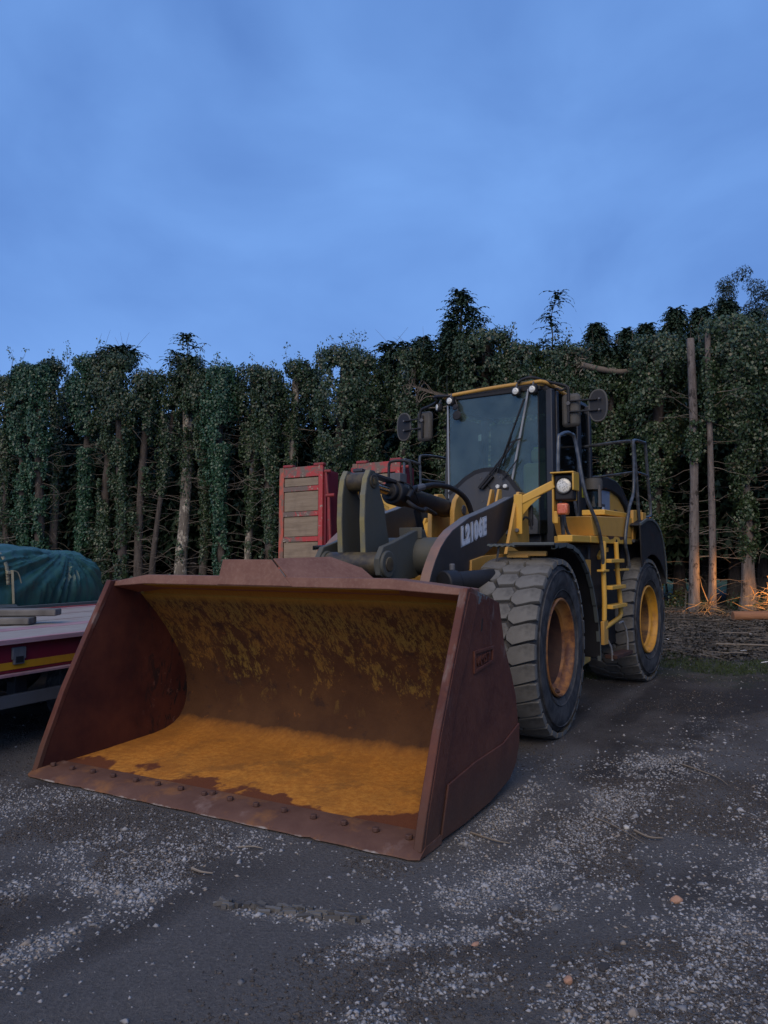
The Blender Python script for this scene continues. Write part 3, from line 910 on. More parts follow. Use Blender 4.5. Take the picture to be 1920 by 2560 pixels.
# bucket -------------------------------------------------------
shell_prof = [(.22, .045), (.44, .048), (.70, .056), (.95, .068), (1.20, .078), (1.36, .095), (1.49, .125), (1.585, .17), (1.65, .235), (1.688, .31), (1.70, .40),
              (1.69, .50), (1.655, .60), (1.59, .71), (1.49, .83), (1.34, .985), (1.17, 1.145), (1.02, 1.29)]
sq = lambda P_: [(y_ if y_ < 1.25 else 1.25 + (y_ - 1.25) * .76, z_) for y_, z_ in P_]
shell_prof = sq(shell_prof)
shell = G().sheet(shell_prof, -1.55, 1.55, .03).build('bucket', 'lining', L, smooth=28)
G().sheet([(1.02, 1.29), (.95, 1.335), (.75, 1.375)], -1.5, 1.5, .02).build('beam_underside', 'lining', shell)
# thin seam where the upper liner plate ends
G().sheet(sq([(1.335, 1.0), (1.185, 1.14), (1.03, 1.285)]), -1.53, 1.53, -.008).build('liner_plate', 'lining', shell, bevel=.002)
# upper beam with mitred ends
def beam_mesh():
    xs = [-1.56, -1.20, 1.02, 1.56]
    zt = [1.395, 1.452, 1.452, 1.395]; zf = [1.355, 1.382, 1.382, 1.355]; yf = [.735, .735, .735, .735]; yb = [.98, .98, .98, .98]
    g = G(); v = []
    for x_, a, b, c_, d_ in zip(xs, zt, zf, yf, yb):
        v += [(x_, c_, b), (x_, c_ + .02, a), (x_, d_, a - .005), (x_, d_ + .02, b - .06)]
    f = [(0, 1, 2, 3), (12, 15, 14, 13)]
    for k in range(3):
        for q in range(4):
            f.append((k * 4 + q, k * 4 + 4 + q, k * 4 + 4 + (q + 1) % 4, k * 4 + (q + 1) % 4))
    return g.add(v, f)
beam_mesh().build('top_beam', 'beam', shell, bevel=.006)
# spill guard: front plate plus the wing that runs back
sg = G()
def quadplate(g, q, th):
    q = [Vector(p) for p in q]
    n_ = (q[1] - q[0]).cross(q[-1] - q[0]).normalized() * th
    m = len(q)
    return g.add(q + [p + n_ for p in q], [tuple(range(m))[::-1], tuple(range(m, 2 * m))] + [(i, (i + 1) % m, m + (i + 1) % m, m + i) for i in range(m)])
quadplate(sg, [(-.44, .745, 1.385), (.245, .745, 1.385), (.03, .79, 1.572), (-.425, .79, 1.572)], .016)
sg.build('spill_guard', 'beam', shell, bevel=.004)
sg = G()
quadplate(sg, [(.245, .75, 1.385), (.60, 1.34, 1.39), (.45, 1.34, 1.50), (.24, 1.22, 1.585), (.03, .795, 1.572)], .016)
sg.build('spill_guard_wing', 'beam', shell, bevel=.004)
# side plates
side_prof = [(.075, .012), (.13, .20), (.30, .60), (.50, .99), (.715, 1.40), (.78, 1.405), (1.27, 1.285), (1.40, .985), (1.58, .76), (1.68, .62), (1.732, .45), (1.72, .29), (1.63, .16), (1.46, .08), (1.05, .028), (.63, .012)]
side_prof = sq(side_prof)
for sgn in (1, -1):
    xo = 1.585 * sgn; xi = 1.55 * sgn
    sp_ = G().prism(side_prof, min(xo, xi), max(xo, xi)).build('side_plate', 'rust', shell, bevel=.004)
    G().prism([(p[0] + .012 * (p[0] < .8) - .012 * (p[0] > 1.3), p[1] * .985 + .008) for p in side_prof], min(xi, xi - .004 * sgn), max(xi, xi - .004 * sgn)).build('side_lining', 'side_inner', shell)
    # front edge bar
    fe = [(.055, .03), (.115, .20), (.285, .60), (.485, .99), (.70, 1.405)]
    fo_ = fe + [(y_ + .042, z_ - .006) for y_, z_ in fe[::-1]]
    G().prism(fo_, 1.543 * sgn if sgn < 0 else 1.543, 1.594 * sgn).build('edge_bar', 'rust', shell, bevel=.006)
    # raised wear plates
    f = [(.09, .03), (.142, .20), (.31, .60), (.51, .99), (.73, 1.38), (.89, 1.345), (.683, .98), (.549, .78), (.394, .435), (.284, .138), (.26, .03)]
    G().prism(f, min(xo, xo + .012 * sgn), max(xo, xo + .012 * sgn)).build('wear_plate', 'rust', shell, bevel=.004)
    w = [(.30, .02), (.40, .30), (.80, .335), (1.30, .345), (1.725, .42), (1.715, .29), (1.625, .16), (1.455, .08), (1.05, .027), (.63, .012)]
    G().prism(sq(w), min(xo, xo + .014 * sgn), max(xo, xo + .014 * sgn)).build('corner_wear_plate', 'rust', shell, bevel=.005)
# cast maker's plate on the bucket side
fr = G()
q = [(.80, .885), (1.135, .915), (1.135, 1.0), (.80, 1.0)]
cx_ = 1.585
pp = [(.80, .87), (1.13, .905), (1.14, 1.01), (.80, 1.01)]
pi = [(.825, .892), (1.108, .922), (1.114, .99), (.825, .99)]
for k in range(4):
    a, b, c_, d_ = pp[k], pp[(k + 1) % 4], pi[(k + 1) % 4], pi[k]
    fr.prism([a, b, c_, d_], cx_, cx_ + .012)
emb = fr.build('cast_plate', 'rust', shell, bevel=.002)
text_obj('cast_letters', 'VMS7', .085, .006, 'rust', shell, side_matrix(cx_ + .004, .84, .905, .08, .0, 1.15))
# lifting-hole slot on the side plate
G().prism([(.93, 1.12), (.945, 1.12), (.965, 1.20), (.95, 1.20)], 1.585, 1.5875).build('slot', 'black', shell)
# cutting edge and its bolts
ce = G()
n_ = 60; ys = []
front = []
ge = random.Random(3)
for k in range(n_ + 1):
    x_ = -1.60 + 3.2 * k / n_
    y_ = .004 * math.sin(k * .9) + ge.uniform(-.003, .003)
    if abs(x_ + 1.0) < .03: y_ += .018
    if abs(x_ - .93) < .03: y_ += .022
    if k in (0, n_): y_ += .03
    front.append((x_, y_))
v = []; f = []
for x_, y_ in front:
    v += [(x_, y_, .006), (x_, y_ + .004, .014), (x_, y_ + .07, .048), (x_, .29, .056), (x_, .30, .046), (x_, .30, .004)]
for k in range(n_):
    for q in range(6):
        f.append((k * 6 + q, k * 6 + 6 + q, k * 6 + 6 + (q + 1) % 6, k * 6 + (q + 1) % 6))
f += [tuple(range(6)), tuple(n_ * 6 + q for q in range(6))[::-1]]
ce.add(v, f)
ce.build('cutting_edge', 'lip', shell, smooth=30)
bolt_me = None
for k, (x_, y_) in enumerate([(-1.49, .16), (-1.29, .165), (-1.09, .18), (-.88, .18), (-.66, .183), (-.46, .19), (-.25, .19), (-.04, .185), (.0, .22), (.176, .186), (.393, .176), (.604, .18), (.826, .17), (1.04, .17), (1.255, .165), (1.47, .155)]):
    if bolt_me is None:
        b = G().disc((0, 0, 0), (0, 0, .024), .022, 6).build('bolt', 'bolt', shell, bevel=.004, loc=(x_, y_, .053)); bolt_me = b
    else:
        c_ = bolt_me.copy(); COL.objects.link(c_); c_.parent = shell; c_.location = (x_, y_, .053); c_.rotation_euler = (0, 0, k * .7)
# rear hinge brackets behind the back wall
g = G()
for s in (-1, 1):
    for dx in (-.08, .05):
        g.prism([(1.775, .35), (1.98, .38), (2.08, .5), (1.98, .66), (1.62, .80)], s * .60 + dx, s * .60 + dx + .03).build('hinge_bracket', 'rust', shell, bevel=.004); g = G()

# lift arms ----------------------------------------------------
arm = [(1.90, .40), (2.05, .34), (2.25, .42), (2.45, .80), (2.62, 1.18), (2.80, 1.36), (3.10, 1.50), (3.74, 1.72), (4.30, 1.97), (4.52, 2.06), (4.56, 2.17), (4.48, 2.275),
       (4.23, 2.24), (3.70, 2.105), (3.31, 2.02), (3.05, 1.965), (2.82, 1.885), (2.66, 1.83), (2.52, 1.755), (2.40, 1.67), (2.30, 1.565), (2.22, 1.46), (2.16, 1.35), (2.08, 1.0), (1.92, .60)]
for s in (1, -1):
    x0, x1 = (.525, .62) if s > 0 else (-.62, -.525)
    a = G().prism(arm, x0, x1).build('lift_arm', 'charcoal', L, bevel=.005)
    up = [p for p in arm[12:]]
    g = G()
    for p, q in zip(up[:-1], up[1:]):
        g.add([(x0 + .003, p[0], p[1] + .0), (x1 - .003, p[0], p[1]), (x1 - .003, q[0], q[1]), (x0 + .003, q[0], q[1])] +
              [(x0 + .003, p[0] - .001, p[1] + .003), (x1 - .003, p[0] - .001, p[1] + .003), (x1 - .003, q[0] - .001, q[1] + .003), (x0 + .003, q[0] - .001, q[1] + .003)],
              [(0, 1, 2, 3), (4, 7, 6, 5), (0, 4, 5, 1), (1, 5, 6, 2), (2, 6, 7, 3), (3, 7, 4, 0)])
    g.build('arm_edge', 'armedge', a)
    G().disc((x0 - .03, 2.10, .50), (x1 + .03, 2.10, .50), .09).build('bucket_pin', 'pin', a, bevel=.005)
    if s > 0:
        for nm, of, ex, mt, dx in (('decal_border', .021, .001, 'white', .002), ('decal_outline', .0135, .001, 'ink', .0045), ('decal_letters', .0105, .001, 'white', .007)):
            text_obj(nm, 'L2106E', .222, ex, mt, a, side_matrix(x1 + dx, 2.84, 1.70, .2, .03, .88), of, spacing=1.1)
# cross tube and its brackets
G().disc((-.525, 2.62, 1.60), (.525, 2.62, 1.60), .17, 40).build('cross_tube', 'armgrey', L, bevel=.004)
bk = [(1.86, 1.44), (1.84, 1.58), (1.92, 1.68), (2.10, 1.72), (2.50, 1.83), (2.70, 1.845), (2.80, 1.70), (2.75, 1.48), (2.50, 1.40), (2.05, 1.38)]
for x0 in (.27, -.33):
    b_ = G().prism(bk, x0, x0 + .05).build('crank_bracket', 'armgrey', L, bevel=.008)
    G().disc((x0 - .015, 1.97, 1.53), (x0 + .075, 1.97, 1.53), .115, 32).build('boss', 'armgrey', b_, bevel=.01)
    G().disc((x0 + .0, 1.97, 1.53), (x0 + .085, 1.97, 1.53), .062, 24).build('pin_cap', 'pin', b_, bevel=.006)
G().box(.13, .36, 2.55, 2.57, 1.76, 1.86).build('hose_clamp_plate', 'armgrey', L, bevel=.004)
# bell crank: two tall plates
ck = [(2.02, 1.36), (1.95, 1.60), (1.93, 1.90), (1.94, 2.12), (1.975, 2.27), (2.03, 2.345), (2.10, 2.345), (2.165, 2.28), (2.20, 2.16), (2.27, 2.05), (2.31, 1.88), (2.37, 1.70), (2.36, 1.48), (2.25, 1.30), (2.16, .95), (2.08, .70), (1.98, .70), (2.0, 1.0)]
for x0 in (.075, -.155):
    c_ = G().prism(ck, x0, x0 + .055).build('bell_crank', 'armgrey', L, bevel=.006)
    g = G()
    for p, q in zip(ck[:7], ck[1:7]):
        g.add([(x0 + .004, p[0] - .003, p[1]), (x0 + .051, p[0] - .003, p[1]), (x0 + .051, q[0] - .003, q[1] + .002), (x0 + .004, q[0] - .003, q[1] + .002)], [(0, 1, 2, 3)])
    g.build('crank_lit_edge', 'litedge', c_)  # thin added strips carry the painted lit tone of the front edges
    if x0 > 0:
        G().disc((x0 + .05, 2.075, 2.25), (x0 + .066, 2.075, 2.25), .062, 24).build('pin_cap', 'pin', c_, bevel=.006)
        G().box(x0 + .066, x0 + .074, 2.055, 2.095, 2.22, 2.28).build('pin_lock', 'pin', c_, bevel=.003)
G().disc((-.12, 2.075, 2.25), (.10, 2.075, 2.25), .085, 32).build('rod_eye', 'pin', L, bevel=.008)
G().disc((-.26, 1.97, 1.53), (.27, 1.97, 1.53), .105, 32).build('crank_pivot', 'pin', L, bevel=.02)
G().bar((-.05, 2.10, 2.36), (.0, 2.66, 2.30), .10, .03).build('rod_guard', 'charcoal', L, bevel=.006)
# tilt cylinder
A_ = Vector((-.01, 2.075, 2.25)); B_ = Vector((.0, 3.98, 2.10)); u = (B_ - A_).normalized()
G().tube([A_ + u * .05, A_ + u * .75], .047, 24).build('cylinder_rod', 'chrome', L)
cy = G().tube([A_ + u * .62, A_ + u * 1.78], .098, 32).build('tilt_cylinder', 'black', L, bevel=.01)
G().tube([A_ + u * .58, A_ + u * .80], .118, 32).build('cylinder_head', 'black', cy, bevel=.014)
G().tube([A_ + u * .52, A_ + u * .60], .085, 32).build('rod_seal', 'black', cy, bevel=.01)
G().tube([A_ + u * 1.76, A_ + u * 1.95], .075, 24).build('cylinder_eye', 'black', cy, bevel=.01)
# hoses on the tilt cylinder
g = G().tube(smooth_path([(.10, 2.76, 2.12), (.17, 2.80, 2.06), (.18, 2.95, 2.04), (.15, 3.08, 2.06), (.14, 3.30, 2.02)]), .022, 10)
g.build('steel_pipe', 'black', cy)
G().tube(smooth_path([(.12, 2.74, 2.15), (.13, 2.84, 2.24), (.14, 3.0, 2.27), (.15, 3.3, 2.315), (.20, 3.6, 2.30), (.24, 3.86, 2.20), (.25, 4.0, 2.02), (.22, 4.1, 1.85)], 8), .028, 12).build('hose', 'black', cy)
G().tube([(.13, 2.88, 2.245), (.145, 3.02, 2.275)], .036, 8).build('hose_fitting', 'steel', cy, bevel=.005)
G().tube(smooth_path([(.06, 3.05, 2.05), (.06, 3.12, 1.9), (.05, 3.2, 1.78), (.02, 3.3, 1.7)]), .035, 10).build('hose', 'black', cy)
# sensor box with its guard loop
sb = G().box(-.03, .08, 2.66, 2.80, 2.30, 2.385).build('sensor_box', 'steel', L, bevel=.006)
G().tube(smooth_path([(-.06, 2.70, 2.28), (-.06, 2.70, 2.45), (-.03, 2.70, 2.50), (.10, 2.76, 2.50), (.13, 2.78, 2.44), (.13, 2.80, 2.2)], 6), .014, 8).build('guard_loop', 'black', sb)
G().tube(smooth_path([(.07, 2.74, 2.30), (.13, 2.76, 2.27), (.15, 2.84, 2.2), (.14, 2.95, 2.1)], 5), .007, 6).build('cable', 'black', sb)

# front frame --------------------------------------------------
ff = G()
tower = [(3.35, .75), (3.30, 1.30), (3.55, 1.45), (3.85, 1.60), (4.10, 1.80), (4.30, 1.95), (4.50, 1.95), (4.75, 1.75), (4.80, .80), (4.3, .60)]
for x0 in (-.40, .36):
    ff.prism(tower, x0, x0 + .04)
ff.box(-.36, .36, 3.32, 3.36, .55, 1.40).box(-.36, .36, 4.70, 4.74, .55, 1.9).box(-.36, .36, 3.36, 4.72, .52, .58)
front_frame = ff.build('front_frame', 'yellow', L, bevel=.006)
# outer tower plate with the arm pivot, visible below the cab
G().prism([(3.74, 1.62), (4.06, 2.20), (4.14, 2.285), (4.36, 2.285), (4.44, 2.20), (4.46, 1.62)], .70, .735).build('tower_plate', 'yellow', L, bevel=.006)
G().prism([(3.9, 1.0), (4.02, 1.62), (4.46, 1.62), (4.5, 1.0)], .66, .70).build('tower_plate', 'yellow', L, bevel=.004)
G().prism([(4.10, 1.72), (4.25, 2.22), (4.5, 2.22), (4.62, 1.72)], -.74, -.70).build('tower_plate', 'yellow', L, bevel=.006)
for x0, y0 in ((-.34, 3.86), (.25, 3.86)):
    pass
for x0 in (.10, -.16):
    b_ = G().prism([(3.72, 1.60), (3.74, 2.08), (3.80, 2.20), (3.90, 2.275), (4.02, 2.285), (4.13, 2.22), (4.22, 2.08), (4.26, 1.92), (4.28, 1.60)], x0, x0 + .055).build('cylinder_bracket', 'yellow', L, bevel=.008)
    if x0 > 0: G().disc((x0 + .05, 3.98, 2.10), (x0 + .068, 3.98, 2.10), .055, 8).build('pin_cap', 'steel', b_, bevel=.006)
# inner deck plates between the arms
G().prism([(3.95, 1.50), (4.05, 1.75), (4.28, 2.04), (4.60, 2.04), (4.60, 1.40), (3.95, 1.40)], -.47, -.44).build('gusset', 'yellow_clean', L, bevel=.005)
G().prism([(3.40, 1.45), (3.50, 1.62), (3.75, 1.66), (3.82, 1.60), (3.82, 1.35), (3.40, 1.35)], .02, .05).build('gusset', 'yellow_clean', L, bevel=.005)
G().disc((-.44, 4.28, 1.86), (-.34, 4.28, 1.86), .13, 28).build('pivot_housing', 'yellow_clean', L, bevel=.02)
# lift cylinders and axle
for s in (1, -1):
    G().tube([(.45 * s, 2.45, 1.10), (.45 * s, 3.0, .95)], .05, 20).build('lift_rod', 'chrome', L)
    G().tube([(.45 * s, 2.85, .98), (.45 * s, 4.2, .72)], .09, 24).build('lift_cylinder', 'black', L, bevel=.01)
    # steering / lamp cylinder seen between arm and tyre
G().tube([(.72, 2.33, 1.375), (.95, 2.70, 1.40), (1.02, 3.3, 1.40)], .085, 28).build('hydraulic_accumulator', 'black', L, bevel=.01)
G().tube([(.70, 2.28, 1.37), (.76, 2.40, 1.38)], .105, 28).build('accumulator_collar', 'black', L, bevel=.012)
G().tube([(.72, 2.42, 1.45), (.72, 2.42, 1.535)], .025, 12).build('grease_fitting', 'steel', L, bevel=.01)
G().tube([(-1.0, 3.2, .78), (1.0, 3.2, .78)], .2, 24).build('axle', 'black', L, bevel=.02)
G().box(-.35, .35, 2.95, 3.45, .55, 1.05).build('differential', 'black', L, bevel=.05)
G().prism([(3.0, 1.0), (3.05, 1.56), (3.35, 1.60), (3.9, 1.62), (3.9, 1.0)], .60, .64).build('frame_side', 'yellow', L, bevel=.004)

# wheels -------------------------------------------------------
def wheel(name, tyre_mat_side, rimmat, lugs=True):
    """wheel around the x axis, outer face towards +x, origin at its centre"""
    w = G()
    prof = [(.425, .235), (.46, .262), (.52, .278), (.60, .284), (.66, .278), (.705, .262), (.735, .235), (.752, .19), (.755, 0), (.752, -.19), (.735, -.235), (.66, -.278), (.52, -.278), (.425, -.235)]
    w.lathe(prof, (0, 0, 0), 'x', 72)
    root = w.build(name, tyre_mat_side, None, smooth=50)
    # circumferential moulding lines
    for r_ in (.50, .675):
        G().lathe([(r_ - .006, .278 + (.0 if r_ > .6 else -.006)), (r_, .286 + (.0 if r_ > .6 else -.004)), (r_ + .006, .277 if r_ > .6 else .279)], (0, 0, 0), 'x', 72).build('sidewall_ring', tyre_mat_side, root)
    rim = [(.425, .240), (.432, .262), (.420, .272), (.408, .268), (.400, .235), (.385, .215), (.350, .205), (.338, .185), (.325, .12), (.318, -.04), (.30, -.07), (.16, -.09), (.15, -.04), (.12, -.02), (.0, -.02)]
    G().lathe(rim[:8], (0, 0, 0), 'x', 64).build('rim', rimmat, root, smooth=40)
    hub_o = G().lathe(rim[7:], (0, 0, 0), 'x', 64).build('hub', 'hub' if rimmat == 'rim' else 'hub_rear', root, smooth=40)
    n_ = 30
    if lugs:
        pitch = 2 * math.pi / n_
        def block(xr, da, skew, ht=.036, edge=0.0):
            """one worn tread block; xr: outline [(x, angle offset)]"""
            g = G(); Rr = .755
            def P(x_, a, h):
                rr = Rr + h - .020 * max(0, (abs(x_) - .17) / .1) ** 2
                return (x_, -rr * math.sin(a), rr * math.cos(a))
            m = len(xr)
            cxx = sum(p[0] for p in xr) / m; caa = sum(p[1] for p in xr) / m
            bot = [P(x_, a, -.006) for x_, a in xr]
            mid = [P(cxx + (x_ - cxx) * .99, caa + (a - caa) * .985, ht * .8) for x_, a in xr]
            top = [P(cxx + (x_ - cxx) * .955, caa + (a - caa) * .93, ht) for x_, a in xr]
            ctr = [P(cxx, caa, ht + .001)]
            fs = []
            for q in range(m):
                q2 = (q + 1) % m
                fs += [(q, q2, m + q2, m + q), (m + q, m + q2, 2 * m + q2, 2 * m + q), (2 * m + q, 2 * m + q2, 3 * m)]
            return g.add(bot + mid + top + ctr, fs)
        p_ = pitch
        sh = [(.276, -.36 * p_), (.276, .40 * p_), (.225, .50 * p_), (.115, .74 * p_), (.070, .52 * p_), (.066, .18 * p_), (.098, -.16 * p_), (.225, -.40 * p_)]
        ce_ = [(.058, -.34 * p_), (.086, -.02 * p_), (.058, .46 * p_), (-.056, .52 * p_), (-.086, .14 * p_), (-.058, -.28 * p_)]
        protos = []
        for outline in (sh, [(-x_, a + .5 * p_) for x_, a in sh][::-1], ce_):
            protos.append(block(outline, 0, 0).build('tread_block', 'tread', root, smooth=38))
        for pr in protos:
            for k in range(1, n_):
                c_ = pr.copy(); COL.objects.link(c_); c_.parent = root
                c_.rotation_euler = (k * pitch, 0, 0)
    else:
        G().lathe([(.752, .23), (.785, .19), (.79, 0), (.785, -.19), (.752, -.23)], (0, 0, 0), 'x', 60).build('tread', 'tread', root)
    return root
fw = wheel('front_wheel', 'sidewall', 'rim')
fw.scale = (1.17, 1.02, 1.02)
fw.parent = L; fw.location = (1.148, 3.14, .785); fw.rotation_euler = (.05, 0, 0)
G().tube([(.20, -.10, -.375), (.24, -.03, -.385), (.20, .03, -.38)], .016, 8).build('valve_guard', 'hub', fw)
rw = wheel('rear_wheel', 'sidewall', 'rim_rear')
rw.scale = (1.17, 1.01, 1.01)
rw.parent = L; rw.location = (0 + 1.148 * math.cos(R(4.5)) + 1.65 * math.sin(R(4.5)), 5.15 - 1.148 * math.sin(R(4.5)) + 1.65 * math.cos(R(4.5)), .785)
rw.rotation_euler = (.3, 0, -R(4.5))
G().box(.10, .22, -.34, -.29, -.02, .14).build('valve_guard', 'rim_rear', rw, bevel=.01)
for y_, rr in ((3.2, False), (1.65, True)):
    o = wheel('front_wheel' if not rr else 'rear_wheel', 'sidewall', 'rim', False)
    o.parent = L; o.rotation_euler = (0, 0, math.pi); o.scale = (1.17, 1.01, 1.01)
    if rr:
        o.location = (-1.195 * math.cos(R(4.5)) + y_ * math.sin(R(4.5)), 5.15 + 1.195 * math.sin(R(4.5)) + y_ * math.cos(R(4.5)), .785)
        o.rotation_euler = (0, 0, math.pi - R(4.5))
    else: o.location = (-1.148, 3.14, .785)

# front fenders
fen = [(2.84, 1.705), (2.95, 1.712), (3.2, 1.72), (3.42, 1.70), (3.62, 1.655), (3.80, 1.58), (3.97, 1.47), (4.12, 1.32), (4.25, 1.13), (4.34, .95), (4.40, .75), (4.43, .55)]
for s in (1, -1):
    x0, x1 = (.92, 1.50) if s > 0 else (-1.03, -.88)
    fd = G().sheet(fen, x0, x1, .02).build('front_fender', 'black', L, bevel=.004)
    g = G()
    xe = x1 if s > 0 else x0
    for p, q in zip(fen[:-1], fen[1:]):
        g.add([(xe - .03 * s * (1), p[0], p[1]), (xe + .006 * s, p[0], p[1]), (xe + .006 * s, q[0], q[1]), (xe - .03 * s, q[0], q[1]),
               (xe - .03 * s, p[0], p[1] - .045), (xe + .006 * s, p[0], p[1] - .045), (xe + .006 * s, q[0] - .02, q[1] - .035), (xe - .03 * s, q[0] - .02, q[1] - .035)],
              [(0, 1, 2, 3), (4, 7, 6, 5), (1, 5, 6, 2), (0, 3, 7, 4)])
    g.build('fender_lip', 'greysteel', fd)
    # wavy rubber flap on the leading edge
    fl = [((x0 - .03) + .26 * k / 16, 1.703 + .007 * math.sin(k * 1.9)) for k in range(17)]
    if s > 0: G().sheet(fl, 2.80, 2.90, .016, 'y').build('rubber_flap', 'greysteel', fd)
    if s > 0: G().box(x0 + .2, x1 + .0, 2.825, 2.845, 1.695, 1.72).build('leading_edge', 'greysteel', fd, bevel=.004)
    if s > 0: G().box(x0 + .1, x1 - .12, 2.98, 3.02, 1.60, 1.645).box(x0 + .1, x0 + .3, 2.96, 3.04, 1.585, 1.61).build('fender_support', 'yellow', fd, bevel=.004)
    G().bar((x0 + .06, 2.86, 1.68), (x0 - .02, 2.95, 1.36), .015, .015).build('fender_stay', 'steel', fd)

# headlamp arms ------------------------------------------------
for s in (1, -1):
    def mir(o): return o
    def bxs(g, x0, x1, *a): return g.box(min(x0 * s, x1 * s), max(x0 * s, x1 * s), *a)
    hb = G().bar((.75 * s, 4.06, 2.17), (1.09 * s, 4.20, 2.355), .05, .085).build('headlamp_arm', 'yellow_clean', L, bevel=.012)
    q = [(.752 * s, 4.06, 2.15), (.752 * s, 4.06, 1.88), (.77 * s, 4.07, 1.88), (.79 * s, 4.10, 2.04), (.86 * s, 4.12, 2.13), (.97 * s, 4.15, 2.23)]
    g = G(); quadplate(g, q if s > 0 else q[::-1], .018); g.build('arm_gusset', 'yellow_clean', hb, bevel=.004)
    G().bar((.752 * s, 4.045, 2.25), (.752 * s, 4.045, 1.83), .02, .09, (1, 0, 0)).build('mounting_plate', 'yellow_clean', hb, bevel=.006)
    G().disc((.752 * s, 3.99, 1.87), (.752 * s, 4.02, 1.87), .022, 6).build('bolt', 'steel', hb, bevel=.003)
    xc = 1.195 * s
    bxs(G(), 1.09, 1.30, 4.32, 4.34, 2.18, 2.46).build('lamp_backing', 'yellow_clean', hb, bevel=.008)
    bxs(bxs(G(), 1.075, 1.095, 4.18, 4.34, 1.95, 2.46), 1.075, 1.135, 4.19, 4.21, 1.94, 2.07).build('lamp_backing', 'yellow_clean', hb, bevel=.008)
    bxs(bxs(G(), 1.075, 1.325, 4.12, 4.34, 2.46, 2.476), 1.308, 1.325, 4.12, 4.34, 2.28, 2.46).build('lamp_hood', 'yellow_clean', hb, bevel=.006)
    bxs(G(), 1.10, 1.305, 4.19, 4.32, 2.18, 2.458).build('lamp_body', 'black', hb, bevel=.02)
    hl = G().lathe([(.0, -.012), (.038, -.010), (.062, -.006), (.075, .0), (.081, .012)], (xc + .008 * s, 4.182, 2.335), 'y', 32).build('headlight', 'lens', L, smooth=60)
    G().lathe([(.079, -.006), (.088, -.011), (.094, .0), (.094, .02)], (xc + .008 * s, 4.182, 2.335), 'y', 32).build('lamp_bezel', 'black', hl)
    ind = bxs(G(), 1.135, 1.25, 4.14, 4.24, 2.03, 2.15).build('indicator', 'orange', L, bevel=.02)
    for kk in range(4):
        bxs(G(), 1.153 + kk * .024, 1.159 + kk * .024, 4.134, 4.142, 2.05, 2.13).build('lens_rib', 'orange', ind)
    if s > 0:
        G().box(.82, .87, 4.16, 4.20, 1.92, 2.14).build('wiper_motor_box', 'black', L, bevel=.01)
        G().tube(smooth_path([(.78, 4.10, 1.98), (.81, 4.12, 2.01), (.85, 4.15, 1.97), (.86, 4.16, 1.88)], 5), .012, 6).build('cable', 'black', L)

# small work lamps on the arm pivot guard
for k in range(2):
    G().disc((.34 + .09 * k, 4.52, 2.39), (.34 + .09 * k, 4.56, 2.39), .024, 16).build('marker_lamp', 'lens', L, bevel=.005)
G().bar((.35, 4.56, 2.385), (.46, 4.56, 2.36), .02, .04).build('lamp_bracket', 'black', L)
for dx in (0, .07):
    G().prism([(3.95, 1.98), (4.14, 2.325), (4.22, 2.325), (4.22, 1.98)], .40 + dx * 1.2, .425 + dx * 1.2).build('pivot_lug', 'yellow', L, bevel=.006)

# cab (rear frame coordinates) ---------------------------------
def RB(g, name, mat, parent=L, bevel=.0, smooth=35):
    return g.build(name, mat, parent, bevel, rear=(parent is L), smooth=smooth)
cab = thing('cab', 'x', 'x'); del cab['label']; del cab['category']
cab.parent = L; cab.location = (0, 5.15, 0); cab.rotation_euler = (0, 0, -R(4.5))
ZB, ZT = 1.72, 3.62
# floor and lower body
G().box(-.80, .745, .25, 1.55, 1.58, 1.86).build('cab_base', 'cabgrey', cab, bevel=.015)
G().prism([(-.74, .16), (.60, .16), (.60, .25), (-.74, .25)], 1.58, 1.86, 'z').build('front_sill', 'cabgrey', cab, bevel=.008)
# pillars
def pillar(x0, y0, x1, y1, w, d_, z0=ZB, z1=ZT, mat='cabgrey', nm='cab_pillar'):
    G().bar((x0, y0, z0), (x1, y1, z1), w, d_, (0, 1, 0)).build(nm, mat, cab, bevel=.012)
pillar(.715, .215, .705, .215, .10, .10)
pillar(-.83, .38, -.76, .38, .045, .07, mat='cowl')
pillar(.745, 1.10, .735, 1.10, .06, .14)
pillar(-.82, 1.45, -.76, 1.45, .08, .10)
pillar(.745, 1.55, .735, 1.50, .08, .08)
pillar(.745, .36, .735, .36, .045, .07, 1.80)
# windscreen: side edge trims and the shaped lower panel
wx0, wx1 = -.605, .605
pane = G().add([(-.60, .095, 2.36), (.60, .095, 2.30), (.60, .095, 3.64), (-.61, .095, 3.64)], [(0, 1, 2, 3)])
pane.add([(-.60, .105, 2.36), (.60, .105, 2.30), (.60, .105, 3.64), (-.61, .105, 3.64)], [(3, 2, 1, 0)])
G().box(-.602, .602, .094, .102, 2.36, 3.63).build('windscreen', 'glass', cab)
G().bar((-.615, .09, 2.34), (-.625, .09, 3.62), .02, .02, (0, 1, 0)).build('windscreen_trim', 'trim', cab)
# strut running up the windscreen on the right
G().bar((.23, .07, 2.32), (.50, .07, 3.62), .022, .022, (0, 1, 0)).build('windscreen_strut', 'trim', cab)
# corner glass
for s, xa, ya, xb, yb in ((1, .61, .10, .68, .17), (-1, -.63, .10, -.80, .36)):
    G().bar((xa, ya, 1.9 if s > 0 else 2.0), (xa - .0, ya, 3.6), .012, .012, (0, 1, 0)).build('glass_seam', 'black', cab)
    q = [(xa, ya, 1.87), (xb, yb, 1.87), (xb - (.0 if s > 0 else -.07), yb, 3.6), (xa, ya, 3.6)]
    g = G(); quadplate(g, q, .006); g.build('corner_glass', 'glass_side', cab)
G().box(.60, .612, .10, .25, 1.86, 2.36).build('corner_panel', 'cabgrey', cab)
# lower right front glass panel beneath the windscreen
G().box(.26, .60, .096, .104, 1.87, 2.36).build('lower_glass', 'glass', cab)
